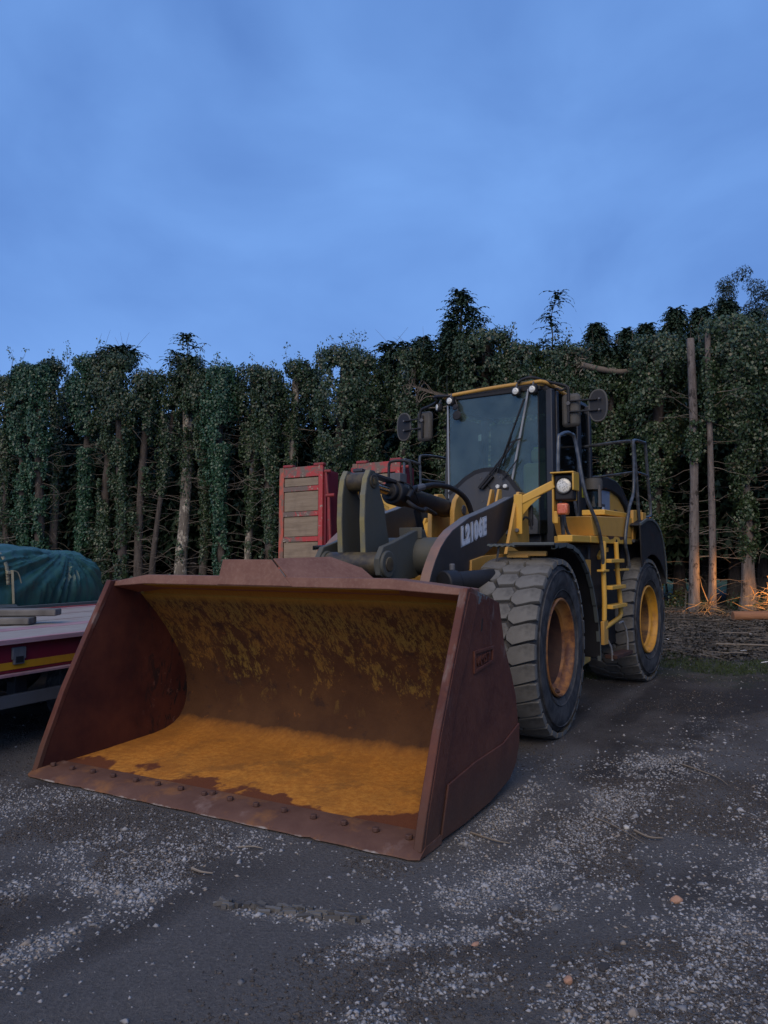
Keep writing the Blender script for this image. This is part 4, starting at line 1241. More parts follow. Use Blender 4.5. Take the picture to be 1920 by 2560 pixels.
# domed centre cowl
cowl = [(-.60, 1.86), (.60, 1.86), (.60, 2.02), (.47, 2.20), (.36, 2.38), (.25, 2.53), (.16, 2.62), (.05, 2.67), (-.09, 2.675), (-.22, 2.65), (-.36, 2.58), (-.50, 2.47), (-.60, 2.39)]
G().prism(cowl, .055, .092, 'y').build('front_cowl', 'cowl', cab, bevel=.008)
edge = [cowl[k] for k in range(3, 13)]
g = G()
for p, q in zip(edge[:-1], edge[1:]): g.bar((p[0], .075, p[1]), (q[0], .075, q[1]), .05, .045, (0, 1, 0))
g.build('cowl_seal', 'black', cab)
G().prism([(-.14, 1.95), (.12, 1.95), (.15, 2.60), (-.17, 2.60)], .048, .056, 'y').build('access_panel', 'cowl', cab, bevel=.003)
for x_, z_ in ((-.14, 2.57), (.12, 2.57), (-.12, 2.28), (.10, 2.28), (-.02, 2.22)):
    G().disc((x_, .040, z_), (x_, .050, z_), .010, 8).build('screw', 'steel', cab)
# roof: yellow front visor and rounded shell
roof = [(-.72, 3.60), (-.70, 3.665), (-.62, 3.70), (.0, 3.715), (.60, 3.70), (.69, 3.675), (.73, 3.60)]
G().prism([(p[0], p[1]) for p in roof], .16, 1.60, 'y').build('roof', 'black', cab, bevel=.02)
G().tube(smooth_path([(-.70, .30, 3.63), (-.68, .14, 3.655), (-.60, .075, 3.665), (.0, .06, 3.69), (.55, .075, 3.70), (.66, .12, 3.70), (.71, .22, 3.68), (.74, .5, 3.64), (.745, .85, 3.62)], 6), .024, 12).build('roof_trim', 'yellow', cab)
G().box(-.64, .64, .075, .17, 3.60, 3.655).build('visor_strip', 'black', cab, bevel=.01)
G().prism([(.60, .09), (.745, .25), (.76, .62), (.70, .62), (.60, .25)], 3.655, 3.69, 'z').build('roof_corner', 'yellow', cab, bevel=.012)
G().box(-.80, -.70, .35, 1.6, 3.55, 3.64).build('roof_rail', 'black', cab, bevel=.02)
# door on the right of the photo
dr = G()
G().box(.742, .750, .40, 1.04, 1.90, 3.55).build('door_glass', 'glass_side', cab)
do = G().prism([(.28, 1.86), (1.10, 1.86), (1.10, 1.93), (.46, 1.93), (.30, 2.42), (.22, 2.42)], .745, .768).build('door_frame', 'cabgrey', cab, bevel=.006)
G().box(.768, .772, .26, .33, 1.92, 2.05).build('door_label', 'white', cab)
for z_ in (1.93, 2.05, 2.18): G().disc((.75, .20, z_), (.762, .20, z_), .014, 10).build('hinge_bolt', 'steel', cab)
G().box(.742, .75, 1.17, 1.48, 1.9, 3.5).build('rear_side_glass', 'glass_side', cab)
G().prism([(1.06, 1.80), (1.50, 1.80), (1.50, 2.55), (1.06, 2.55)], .752, .775).build('rear_side_panel', 'cabgrey', cab, bevel=.006)
st = G().box(.776, .779, 1.13, 1.27, 2.36, 2.50).build('warning_sticker', 'sticker', cab)
G().box(.779, .7805, 1.165, 1.235, 2.39, 2.455).build('sticker_symbol', 'ink', cab)
for z_ in range(6): G().box(.776, .779, 1.30, 1.36, 1.90 + z_ * .05, 1.915 + z_ * .05).build('vent_slot', 'ink', cab)
# left side and rear glass, back wall
G().box(-.80, -.79, .45, 1.40, 1.95, 3.5).build('left_glass', 'glass_side', cab)
G().box(-.70, .70, 1.50, 1.51, 2.5, 3.5).build('rear_glass', 'glass_side', cab)
G().box(-.76, .70, 1.50, 1.54, 1.86, 2.5).build('rear_wall', 'interior', cab, bevel=.01)
# interior
G().box(-.72, .70, .30, 1.50, 1.87, 1.90).build('cab_floor', 'interior', cab)
se = G().box(-.06, .50, .72, 1.16, 2.18, 2.32).build('seat', 'seat', cab, bevel=.05)
G().box(-.04, .48, 1.08, 1.22, 2.28, 2.86).build('seat_back', 'seat', se, bevel=.06)
G().box(.07, .37, 1.10, 1.20, 2.86, 3.05).build('headrest', 'seat', se, bevel=.05)
G().box(.05, .38, .80, 1.10, 1.90, 2.18).build('seat_pedestal', 'interior', se, bevel=.02)
G().bar((.465, 1.05, 2.36), (.45, 1.07, 2.90), .035, .03, (0, 1, 0)).build('reflective_strip', 'hiviz', se)
G().box(.02, .09, 1.35, 1.38, 2.88, 3.10).build('hanging_vest', 'hiviz', cab, bevel=.01)
sw = []
for k in range(29):
    a = 2 * math.pi * k / 28
    sw.append((-.02 + .19 * math.cos(a), .52 + .10 * math.sin(a), 2.76 + .13 * math.sin(a)))
wh = G().tube(sw, .013, 8, False).build('steering_wheel', 'interior', cab)
G().bar((-.02, .44, 2.30), (-.02, .52, 2.74), .06, .06).build('steering_column', 'interior', wh, bevel=.01)
G().bar((-.20, .52, 2.76), (.16, .52, 2.76), .03, .015).build('wheel_spoke', 'interior', wh)
G().box(-.34, .28, .16, .34, 2.38, 2.66).build('dashboard', 'interior', cab, bevel=.05)
G().box(-.20, -.16, .108, .112, 3.05, 3.13).build('paper_sticker', 'white', cab)
# interior mirror
mi = G().tube([(-.50, .06, 3.60), (-.46, .04, 3.52), (-.45, .03, 3.45)], .012, 8).build('mirror_stalk', 'black', cab)
G().lathe([(0, -.012), (.05, -.01), (.062, 0), (.055, .02), (.0, .03)], (-.46, .02, 3.39), 'y', 20).build('round_mirror', 'black', mi)
G().lathe([(0, -.012), (.03, -.01), (.04, 0), (.03, .02), (.0, .03)], (-.485, .02, 3.50), 'y', 20).build('round_mirror', 'black', mi)
# wipers
wp = G().bar((-.13, .035, 2.49), (.36, .015, 3.02), .014, .014, (0, 1, 0)).bar((-.10, .03, 2.47), (.30, .015, 2.94), .014, .014, (0, 1, 0)).build('wiper_arm', 'black', cab)
G().bar((-.15, .02, 2.44), (-.0, .02, 2.60), .04, .05, (0, 1, 0)).bar((-.11, .02, 2.43), (.04, .02, 2.58), .03, .05, (0, 1, 0)).build('wiper_pivot', 'black', wp, bevel=.008)
G().bar((.10, .012, 2.62), (.47, .012, 3.50), .016, .03, (0, 1, 0)).bar((.17, .03, 2.70), (.29, .03, 3.06), .010, .02, (0, 1, 0)).build('wiper_blade', 'black', wp, bevel=.003)
G().bar((.16, .03, 2.53), (.37, .03, 2.78), .012, .012, (0, 1, 0)).bar((.28, .02, 2.98), (.42, .02, 3.02), .016, .016, (0, 1, 0)).build('wiper_link', 'black', wp)
G().tube(smooth_path([(-.04, .03, 2.50), (.0, .035, 2.42), (.04, .04, 2.33)], 4), .008, 6).build('washer_hose', 'black', wp)
# roof work lamps
for x_, y_, z_, ang in ((-.56, .0, 3.585, .15), (-.80, .10, 3.545, .7), (.36, -.01, 3.60, 0), (.57, .0, 3.60, .0)):
    lo = bpy.data.objects.new('work_lamp', None); COL.objects.link(lo)
    lb = G().box(-.055, .055, -.0, .075, -.055, .055).build('work_lamp', 'black', cab, bevel=.022, loc=(x_, y_, z_), rot=(0, 0, -ang))
    bpy.data.objects.remove(lo)
    G().lathe([(0, -.006), (.030, -.005), (.040, -.001), (.042, .004)], (0, 0, 0), 'y', 24).build('lamp_glass', 'lens', lb, smooth=60)
    G().bar((0, .04, .05), (0, .06, .10), .02, .02).build('lamp_mount', 'steel', lb)
# mirror arms, big mirrors, round mirrors
def mirrors(s, xb, xr, y_, arm_pts):
    ar = G().tube(smooth_path(arm_pts, 6), .018, 10).build('mirror_arm', 'black', cab)
    m_ = G().box(xb - .115, xb + .115, y_, y_ + .09, 3.155, 3.56).build('mirror', 'mirror_shell', cab, bevel=.045)
    G().box(xb - .10, xb + .10, y_ + .088, y_ + .094, 3.18, 3.53).build('mirror_face', 'mirror_glass', m_)
    G().bar((xb - .01, y_ - .018, 3.20), (xb - .01, y_ - .018, 3.50), .03, .03, (0, 1, 0)).build('mirror_clamp', 'black', m_, bevel=.006)
    G().disc((xb - .01, y_ - .045, 3.43), (xb - .01, y_ - .01, 3.43), .026, 12).build('clamp_knob', 'steel', m_, bevel=.005)
    for z_ in (3.46, 3.33):
        G().bar((xb, y_ - .02, z_), (xr, y_ - .02, z_ - .012), .018, .028, (0, 1, 0)).build('mirror_strap', 'black', m_, bevel=.004)
    # oval mirror seen from the back
    pts = []
    for k in range(25):
        a = 2 * math.pi * k / 24
        pts.append((xr + .105 * math.copysign(abs(math.cos(a)) ** .8, math.cos(a)), .185 * math.copysign(abs(math.sin(a)) ** .8, math.sin(a))))
    cz = 3.375
    r_ = G().prism([(p[0], cz + p[1]) for p in pts[:-1]], y_ + .005, y_ + .03, 'y').build('oval_mirror', 'black', cab, bevel=.006)
    G().tube([(p[0], y_ + .015, cz + p[1]) for p in pts], .013, 8, False).build('mirror_rim', 'mirror_shell', r_)
    for z_ in (3.46, 3.33): G().disc((xr + .03, y_ - .05, z_ - .012), (xr + .03, y_ + .0, z_ - .012), .012, 8).build('clamp_bolt', 'steel', r_)
mirrors(1, .93, 1.27, .30, [(.38, .02, 3.70), (.44, .02, 3.735), (.56, .04, 3.75), (.72, .18, 3.70), (.85, .27, 3.665), (.91, .29, 3.62), (.92, .28, 3.45)])
G().tube(smooth_path([(.70, .3, 3.63), (.78, .28, 3.63), (.84, .27, 3.60), (.90, .27, 3.62)], 5), .014, 8).build('mirror_arm', 'black', cab)
mirrors(-1, -1.12, -1.44, .30, [(-.55, .06, 3.66), (-.65, .04, 3.665), (-.80, .06, 3.675), (-.80, .10, 3.62), (-.95, .2, 3.60), (-1.13, .28, 3.58), (-1.17, .28, 3.50), (-1.17, .28, 3.42)])
G().tube([(-.70, .2, 3.66), (-.70, .2, 3.72), (-.70, .2, 3.98)], .006, 6, True, .002).build('aerial', 'black', cab)

# rear body ----------------------------------------------------
RB(G().box(-.60, .60, .1, 3.3, .75, 1.60), 'rear_frame', 'black', L, .02)
hood_p = [(1.55, 1.60), (1.55, 2.60), (1.9, 2.66), (2.3, 2.67), (2.65, 2.64), (2.95, 2.55), (3.2, 2.38), (3.35, 2.15), (3.42, 1.9), (3.42, 1.2), (1.55, 1.2)]
hd = RB(G().prism(hood_p, -.72, .72), 'engine_hood', 'yellow', L, .03)
lid = [(1.57, 2.50), (1.57, 2.64), (1.9, 2.715), (2.3, 2.73), (2.7, 2.70), (3.02, 2.60), (3.28, 2.42), (3.44, 2.17), (3.52, 1.9), (3.46, 1.9), (3.32, 2.12), (3.12, 2.34), (2.85, 2.47), (2.5, 2.535), (1.9, 2.54)]
RB(G().prism(lid, -.76, .76), 'hood_lid', 'black', L, .02)
for y0, z0, y1, z1 in ((2.88, 2.58, 3.02, 2.46), (3.12, 2.44, 3.24, 2.28)):
    RB(G().add([(.763, y0, z0), (.763, y0 + .07, z0 - .05), (.763, y1 + .05, z1 - .02), (.763, y1, z1 - .01)], [(0, 1, 2, 3)]), 'air_slot', 'ink', L)
RB(G().box(.721, .726, 1.70, 2.45, 1.95, 2.53), 'hood_decal', 'bluedecal', L)
for y0 in (1.86, 2.06):
    RB(G().box(.727, .730, y0 - .02, y0 + .16, 1.95, 2.33), 'decal_stroke', 'ink', L)
    RB(G().box(.731, .733, y0 + .02, y0 + .12, 1.95, 2.29), 'decal_stroke', 'white', L)
text_obj('hood_lettering', 'TTM', .09, .001, 'ink', L, side_matrix(.722, 2.66, 2.22, 0, 0, .9), rear=True)
RB(G().box(-.20, .55, .9, 1.0, 1.2, 2.0), 'firewall', 'black', L)
# air pre-cleaner bowl beside the hood
pc = RB(G().lathe([(.0, 2.58), (.095, 2.58), (.105, 2.55), (.105, 2.44), (.09, 2.42), (.09, 2.26), (.10, 2.24), (.10, 2.21), (.07, 2.19), (.05, 2.12)], (.94, 1.10, 0), 'z', 28), 'air_precleaner', 'glass_side', L)
G().lathe([(.0, 2.59), (.10, 2.59), (.11, 2.56), (.11, 2.45), (.095, 2.44)], (.94, 1.10, 0), 'z', 28).build('precleaner_cap', 'mirror_shell', pc)
G().box(1.02, 1.05, 1.03, 1.08, 2.22, 2.50).build('precleaner_clip', 'steel', pc)
RB(G().lathe([(.10, 2.20), (.10, 2.0), (.12, 1.98)], (.94, 1.10, 0), 'z', 20), 'intake_pipe', 'black', L)
# platform beside the cab and the tool box
pl = RB(G().box(.98, 1.40, -.40, 1.16, 1.745, 1.82), 'platform', 'yellow_clean', L, .006)
pl2 = RB(G().box(1.24, 1.40, -.98, -.42, 1.745, 1.815), 'platform_step', 'yellow_clean', L, .006)
tb = [(-.24, 1.825), (-.36, 2.035), (.45, 2.06), (1.22, 2.08), (1.22, 1.825)]
bx = RB(G().prism(tb, .95, 1.385), 'tool_box', 'yellow', L, .008)
RB(G().box(1.02, 1.30, .40, 1.50, 2.085, 2.15), 'tool_box_lid', 'yellow_clean', L, .01)
RB(G().prism([(1.20, 1.80), (1.24, 2.18), (1.64, 2.20), (1.30, 1.80)], 1.36, 1.40), 'box_wing', 'yellow', L, .006)
for y0 in (.30, .72):
    RB(G().prism([(y0 - .13, 1.832), (y0 + .13, 1.832), (y0 + .08, 1.80), (y0 - .06, 1.79)], 1.386, 1.402), 'rust_patch', 'hub', L)
RB(G().disc((1.39, .50, 1.775), (1.405, .50, 1.775), .022, 14), 'drain_hole', 'black', L)
RB(G().box(.80, 1.30, -.15, .95, 1.0, 1.745), 'fuel_tank', 'black', L, .02)
RB(G().prism([(-.35, .55), (-.35, 1.70), (.98, 1.70), (.98, .55)], 1.22, 1.26), 'tank_guard', 'black', L, .01)
RB(G().box(1.26, 1.30, -.38, -.12, 1.12, 1.56), 'tank_bracket', 'yellow', L, .006)
RB(G().sheet([(.08, 1.60), (.16, 1.66), (.28, 1.69), (.42, 1.70)], 1.26, 1.33, .05), 'hoop_bracket', 'yellow_clean', L)
# lower frame step
RB(G().prism([(-.75, .42), (-.30, .46), (-.28, .62), (-.42, .60), (-.75, .47)], 1.20, 1.34), 'lower_bracket', 'yellow', L, .006)
# ladder
ld = RB(G().tube([(1.42, -.02, 1.76), (1.42, .02, 1.74)], .01), 'ladder', 'yellow_clean', L)
def lbuild(g, nm, mat='yellow_clean', bev=.006): return g.build(nm, mat, ld, bev)
lbuild(G().tube([(1.42, -.03, 1.76), (1.42, -.06, 1.45), (1.42, -.04, 1.1), (1.42, -.06, .88)], .027, 12), 'rail')
lbuild(G().tube([(1.42, .42, 1.76), (1.42, .45, 1.45), (1.42, .55, 1.05), (1.42, .56, .92), (1.42, .50, .88), (1.42, -.05, .80)], .027, 12), 'rail')
for z_, a, b in ((1.545, -.02, .47), (1.245, -.0, .52), (1.03, .0, .56)):
    lbuild(G().box(1.39, 1.50, a, b, z_ - .022, z_ + .022), 'rung')
lbuild(G().box(1.38, 1.46, -.17, .03, 1.425, 1.45), 'lug')
lbuild(G().box(1.38, 1.46, .44, .80, 1.425, 1.45), 'lug')
lbuild(G().prism([(-.13, .88), (.02, .88), (.02, .62), (-.13, .62)], 1.40, 1.44), 'ladder_foot', 'yellow')
lbuild(G().tube([(1.43, .02, .66), (1.44, .10, .58), (1.44, .14, .50), (1.44, .14, .42)], .013, 8), 'hanger', 'trim')
lbuild(G().tube([(1.43, .45, .82), (1.43, .60, .83), (1.44, .68, .74), (1.44, .74, .62), (1.44, .74, .44)], .013, 8), 'hanger', 'trim')
lbuild(G().box(1.36, 1.50, .13, .75, .44, .485), 'bottom_step', 'hub')
# hand rails
def rail(pts, nm='handrail', r_=.021, mat='railpaint'):
    return RB(G().tube(smooth_path(pts, 5), r_, 10), nm, mat, L)
rail([(1.20, -.70, 1.83), (1.20, -.82, 2.40), (1.20, -.80, 2.82), (1.20, -.74, 2.89), (1.20, -.56, 2.94), (1.20, -.42, 2.94), (1.22, -.34, 2.87), (1.33, -.36, 2.29), (1.42, -.26, 1.96), (1.42, -.12, 1.74), (1.42, -.05, 1.46)])
RB(G().tube(smooth_path([(1.18, -.30, 2.34), (1.20, -.28, 2.09), (1.24, -.20, 1.88), (1.28, -.08, 1.80)], 5), .018, 8), 'handrail', 'railpaint', L)
RB(G().tube(smooth_path([(1.15, -.55, 2.15), (1.16, -.53, 1.95), (1.18, -.46, 1.83), (1.24, -.42, 1.80)], 5), .017, 8), 'handrail', 'railpaint', L)
rail([(1.42, .93, 1.46), (1.42, .88, 1.60), (1.42, .79, 1.80), (1.42, .98, 2.18), (1.42, 1.18, 2.40), (1.42, 1.22, 2.75), (1.42, 1.20, 3.04)])
rail([(1.40, 1.20, 3.05), (1.25, 1.25, 3.06), (.75, 1.35, 3.05)])
rail([(.75, 1.55, 2.65), (1.0, 1.50, 2.66), (1.41, 1.28, 2.665)], r_=.017)
rail([(1.42, 1.20, 3.03), (1.42, 1.28, 3.07), (1.42, 1.70, 3.09), (1.42, 1.78, 3.05), (1.42, 1.88, 2.6), (1.42, 1.98, 2.20), (1.42, 1.88, 2.12), (1.42, 1.58, 2.10)])
rail([(1.42, 1.24, 3.02), (1.42, 1.34, 2.5), (1.42, 1.42, 2.0), (1.42, 1.44, 1.88), (1.42, 1.36, 1.80), (1.42, 1.14, 1.79)])
rail([(1.42, 1.30, 2.665), (1.42, 1.6, 2.67), (1.42, 1.85, 2.665)], r_=.017)
RB(G().box(1.36, 1.46, 1.44, 1.60, 2.05, 2.16), 'rail_socket', 'yellow', L, .006)
# rails on the far side of the cab
rail([(-1.0, .0, 1.9), (-1.0, .02, 2.60), (-1.0, .0, 2.86), (-1.0, .08, 2.92), (-.98, .40, 2.94), (-.95, .7, 2.93)], r_=.017)
rail([(-1.05, -.30, 2.1), (-1.05, -.30, 2.76), (-1.05, -.24, 2.83), (-1.0, .0, 2.80)], r_=.017)
rail([(-1.0, .03, 2.60), (-.95, .7, 2.60)], r_=.015)
# rear fenders
rf = [(.62, 1.72), (.80, 1.86), (1.1, 1.99), (1.4, 2.06), (1.62, 2.07), (1.84, 2.03), (2.05, 1.93), (2.2, 1.78), (2.30, 1.58), (2.34, 1.40), (2.33, 1.22)]
for s in (1, -1):
    x0, x1 = (.84, 1.52) if s > 0 else (-1.52, -.84)
    fo = RB(G().sheet(rf[2:], x0, x1, .02), 'rear_fender', 'black', L, .004)
    inn = G().prism([(1.0, 1.2)] + rf[2:] + [(2.2, 1.15)], (x1 - .25) if s > 0 else (x0 + .22), (x1 - .22) if s > 0 else (x0 + .25))
    inn.build('fender_inner', 'black', fo)
    g = G()
    xe = x1 if s > 0 else x0
    for p, q in zip(rf[2:-1], rf[3:]): g.bar((xe, p[0], p[1] + .004), (xe, q[0], q[1] + .004), .03, .022, (1, 0, 0))
    g.build('fender_rim', 'greysteel', fo)
    arc_ = [(1.65 + .835 * math.cos(R(q)), .785 + .835 * math.sin(R(q))) for q in range(22, 128, 8)]
    G().prism([(1.1, 1.99), (1.4, 2.06), (1.62, 2.07), (1.84, 2.03), (2.05, 1.93), (2.2, 1.78), (2.30, 1.58), (2.34, 1.40), (2.36, 1.14)] + arc_, (x1 - .02) if s > 0 else x0, x1 if s > 0 else (x0 + .02)).build('fender_skirt', 'black', fo, bevel=.004)
RB(G().tube([(-1.0, 1.65, .785), (1.0, 1.65, .785)], .2, 24), 'axle', 'black', L, .02)
RB(G().box(-.9, .9, 3.4, 3.9, .8, 1.7), 'counterweight', 'charcoal', L, .05)
RB(G().disc((0, -.1, .7), (0, -.1, 1.5), .15, 20), 'articulation_pin', 'black', L)

# ------------------------------------------------------------------ low-loader trailer
DT = R(25.7); SD, CD = math.sin(DT), math.cos(DT)
def TW(across, along):
    return (across * CD + along * SD, -across * SD + along * CD)
T0 = (-6.8, 7.0)
T = thing('low_loader_trailer', 'red low-loader trailer with grey boarded deck and two raised loading ramps', 'trailer', (*TW(*T0), 0), -DT)
tb_ = lambda g, nm, mat, bev=.0, par=None: g.build(nm, mat, par or T, bev)
def X(a): return a - T0[0]
def Y(a): return a - T0[1]
# deck boards run along the trailer
nb = 13; x0 = X(-8.17); wB = (X(-5.42) - x0) / nb
gr_ = random.Random(9)
for k in range(nb):
    a = x0 + k * wB
    dz = gr_.uniform(-.003, .003)
    br = G()
    v = []; 
    br.box(a + .004, a + wB - .004, Y(1.2), Y(12.05), .885, .925 + dz)
    br.build('deck_board', 'deckred' if k in (0, nb - 4) else 'deckwood', T, .004)
tb_(G().box(X(-5.415), X(-5.355), Y(1.2), Y(12.1), .89, .932), 'deck_edge', 'deckred', .004)
tb_(G().box(X(-8.24), X(-8.175), Y(1.2), Y(12.1), .80, .935), 'deck_edge', 'red', .004)
tb_(G().box(X(-5.45), X(-5.41), Y(1.2), Y(12.05), .655, .89), 'side_rail', 'red_deep', .003)
tb_(G().box(X(-5.41), X(-5.406), Y(1.2), Y(12.05), .682, .742), 'reflective_strip', 'tape')
tb_(G().box(X(-5.52), X(-5.37), Y(1.2), Y(12.05), .628, .652), 'side_flange', 'deckred', .004)
hook = None
for y0 in (4.28, 4.98, 5.70, 6.42, 7.14, 7.86):
    h_ = tb_(G().prism([(Y(y0), .86), (Y(y0) + .13, .86), (Y(y0) + .13, .76), (Y(y0) + .115, .76), (Y(y0) + .115, .72), (Y(y0) + .015, .72), (Y(y0) + .015, .76), (Y(y0), .76)], X(-5.41), X(-5.385)), 'lashing_hook', 'steel', .008)
    tb_(G().box(X(-5.385), X(-5.381), Y(y0) + .03, Y(y0) + .10, .735, .785), 'hook_opening', 'black', 0, h_)
tb_(G().box(X(-8.0), X(-5.6), Y(1.3), Y(12), .70, .88), 'chassis', 'black', .01)
for y0 in (4.40, 6.9):
    tb_(G().box(X(-5.60), X(-5.50), Y(y0), Y(y0) + .12, .44, .66), 'guard_bracket', 'black', .005)
    tb_(G().prism([(Y(y0) - .12, .66), (Y(y0), .66), (Y(y0), .55)], X(-5.58), X(-5.54)), 'bracket_gusset', 'black')
tb_(G().box(X(-5.50), X(-5.45), Y(1.2), Y(7.4), .365, .47), 'side_guard', 'steel', .006)
def small_wheel():
    w = G().lathe([(.20, .10), (.26, .12), (.34, .115), (.385, .09), (.39, 0), (.385, -.09), (.34, -.115), (.20, -.10)], (0, 0, 0), 'x', 40).build('trailer_wheel', 'sidewall', T)
    G().lathe([(.0, .05), (.09, .05), (.10, .02), (.16, .02), (.19, .08), (.205, .10)], (0, 0, 0), 'x', 32).build('rim', 'greysteel', w)
    return w
w0 = small_wheel(); w0.location = (X(-5.72), Y(5.35), .39)
for y0 in (5.35, 6.3, 9.3, 10.2, 11.1):
    for x_ in (-5.72, -7.9):
        if (y0, x_) == (5.35, -5.72): continue
        c_ = clone(w0, T); c_.location = (X(x_), Y(y0), .39)
        if x_ < -6: c_.rotation_euler = (0, 0, math.pi)
# two raised ramps at the tail
def ramp(xc, wd, lab=None):
    r_ = G().box(-wd / 2, -wd / 2 + .10, -.02, .06, 0, 2.36).build('ramp', 'rampedge', T, .006, loc=(X(xc), Y(12.2), .94), rot=(R(-2.5), R(-1.2), 0))
    G().box(wd / 2 - .09, wd / 2, -.02, .06, 0, 2.36).build('ramp_stile', 'rampsteel', r_, .006)
    G().box(-wd / 2 + .10, wd / 2 - .09, -.015, .05, 2.16, 2.36).build('ramp_head', 'rampsteel', r_, .006)
    zz = [.10, .50, .98, 1.46, 1.94]
    for z_ in zz[:]:
        G().box(-wd / 2 + .10, wd / 2 - .09, -.025, .03, z_ - .05, z_ + .04).build('ramp_rung', 'rampsteel', r_, .005)
    pl_ = []
    for a, b in zip(zz, zz[1:] + [2.20]):
        G().box(-wd / 2 + .115, wd / 2 - .10, -.01, .03, a + .05, b - .06).build('ramp_board', 'rampwood', r_, .005)
    for dx in (-wd / 2 + .16, wd / 2 - .12):
        G().box(dx - .08, dx + .14, -.03, .09, 2.355, 2.41).build('ramp_toe', 'red', r_, .015)
    # side web and folding struts
    G().box(wd / 2 + .004, wd / 2 + .05, .03, .50, .05, 2.28).build('ramp_web', 'red_deep', r_, .006)
    G().prism([(.05, .0), (.55, .0), (.62, .6), (.40, 1.6), (.30, 2.25), (.05, 2.25)], wd / 2 + .06, wd / 2 + .08).build('ramp_side_plate', 'red_deep', r_, .006)
    s_ = G().bar((wd / 2 + .15, .05, .62), (wd / 2 + .11, .03, 1.75), .05, .05, (0, 1, 0)).build('ramp_strut', 'red', r_, .008)
    G().disc((wd / 2 + .06, .02, 1.78), (wd / 2 + .24, .02, 1.78), .035, 12).build('strut_pivot', 'red', s_, .006)
    G().bar((wd / 2 + .10, .02, 1.75), (wd / 2 + .05, .02, 2.25), .04, .04, (0, 1, 0)).build('strut_arm', 'red', s_, .006)
    G().disc((wd / 2 + .02, .02, 2.24), (wd / 2 + .16, .02, 2.24), .03, 12).build('strut_pivot', 'red', s_, .006)
    G().box(wd / 2 + .05, wd / 2 + .20, -.02, .14, .42, .62).build('strut_foot', 'red', r_, .01)
    return r_
ra = ramp(-7.62, .96)
ramp(-6.03, .96)
tb_(G().box(X(-8.2), X(-5.4), Y(12.06), Y(12.16), .55, .93), 'tail_beam', 'red', .01)
tb_(G().box(X(-6.52), X(-6.42), Y(12.15), Y(12.25), 2.95, 3.2), 'ramp_latch', 'red', .01)

# boards lying on the deck
for k, (c_, L_, z_, rz, lab) in enumerate([((-3.98, 7.50), 1.05, .966, R(3), 'short grey timber plank on the trailer deck, under the other one'), ((-3.84, 7.62), 1.15, 1.038, R(6), 'longer grey timber plank on top of another plank on the trailer deck')]):
    o = G().box(-L_ / 2, L_ / 2, -.10, .10, -.034, .034).build('timber_plank', 'timber', None, .012, loc=(c_[0], c_[1], z_), rot=(0, 0, rz))
    tag(o, lab, 'plank', 'timber planks on the trailer deck')

# grey flat trailer behind, with the sheeted load
Q0 = (-9.4, 6.6)
Q = thing('flat_trailer', 'grey steel flat trailer standing behind the red low-loader trailer', 'trailer', (*TW(*Q0), 0), -DT)
G().box(-1.0, 1.0, -3.4, 3.4, .86, .945).build('trailer_bed', 'greysteel', Q, .01)
G().box(.99, 1.03, -3.4, 3.4, .80, .965).build('bed_rail', 'greysteel', Q, .006)
G().box(-.8, .8, -3.0, 3.0, .6, .86).build('trailer_frame', 'black', Q, .02)
sl = G().box(.55, .98, -1.9, .15, .946, .985).build('slotted_plate', 'greysteel', Q, .02)
for k in range(7):
    G().box(.78, .90, -1.75 + k * .22, -1.66 + k * .22, .985, .988).build('plate_slot', 'black', sl)
for y_ in (-1.2, -.3, 1.4):
    for x_ in (-.85, .85):
        w = G().lathe([(.18, .09), (.30, .11), (.36, .09), (.37, 0), (.36, -.09), (.18, -.1)], (0, 0, 0), 'x', 32).build('flat_trailer_wheel', 'sidewall', Q, loc=(x_, y_, .37))
        G().lathe([(0, .03), (.10, .03), (.17, .07), (.185, .09)], (0, 0, 0), 'x', 24).build('rim', 'greysteel', w)
# tarpaulin: a closed rounded shell with creases pulled towards the tied corners
nu, nv = 220, 90
Ls, Wd, Ht = 4.6, 1.55, .71
Vt = []
for a in range(nu + 1):
    u = a / nu; yy = -Ls / 2 + Ls * u
    # plan and height taper towards the far end
    end = max(0, (u - .88) / .12)
    hh = Ht * (1 - .05 * math.sin(u * 7) - .92 * end ** 2.6 - .25 * max(0, (.05 - u) / .05))
    ww = Wd * (1 - .18 * end ** 2)
    for b in range(nv + 1):
        v_ = b / nv; an = math.pi * v_
        ca, sa = math.cos(an), math.sin(an)
        xs_ = math.copysign(abs(ca) ** .45, ca); zs_ = abs(sa) ** .42
        x_ = ww / 2 * xs_ * (1 + .06 * (1 - zs_)); z_ = hh * zs_
        # folds run from the upper far corner down towards the near end
        cu, cv = (u - .84) * Ls, (1 - z_ / Ht) * .9
        ang = math.atan2(cv + .02, -cu + 1e-4); rad = math.hypot(cu, cv)
        f1 = 1 - 2 * abs(vn(ang * 6.5, rad * .7, 51)); f2 = 1 - 2 * abs(vn(ang * 14 + 3, rad * 1.2, 52))
        fold = (.055 * f1 + .022 * f2) * min(1, rad * 2.2)
        fold += .020 * (1 - 2 * abs(vn(u * 26, v_ * 8, 53))) + .007 * vn(u * 95, v_ * 30, 54)
        sag = -.03 * math.exp(-((u - .60) / .03) ** 2) - .03 * math.exp(-((u - .31) / .03) ** 2)
        nrm = Vector((ca, 0, sa))
        k_ = (fold + sag) * (1 if z_ > .02 else .3)
        Vt.append((x_ + nrm.x * k_, yy + .25 * (end ** 2) * 0, max(.003, z_ + nrm.z * k_)))
Ft = [(a * (nv + 1) + b, a * (nv + 1) + b + 1, (a + 1) * (nv + 1) + b + 1, (a + 1) * (nv + 1) + b) for a in range(nu) for b in range(nv)]
me = np_mesh('tarpaulin', np.array(Vt), np.array(Ft))
tp_c = TW(-9.40, 6.25)
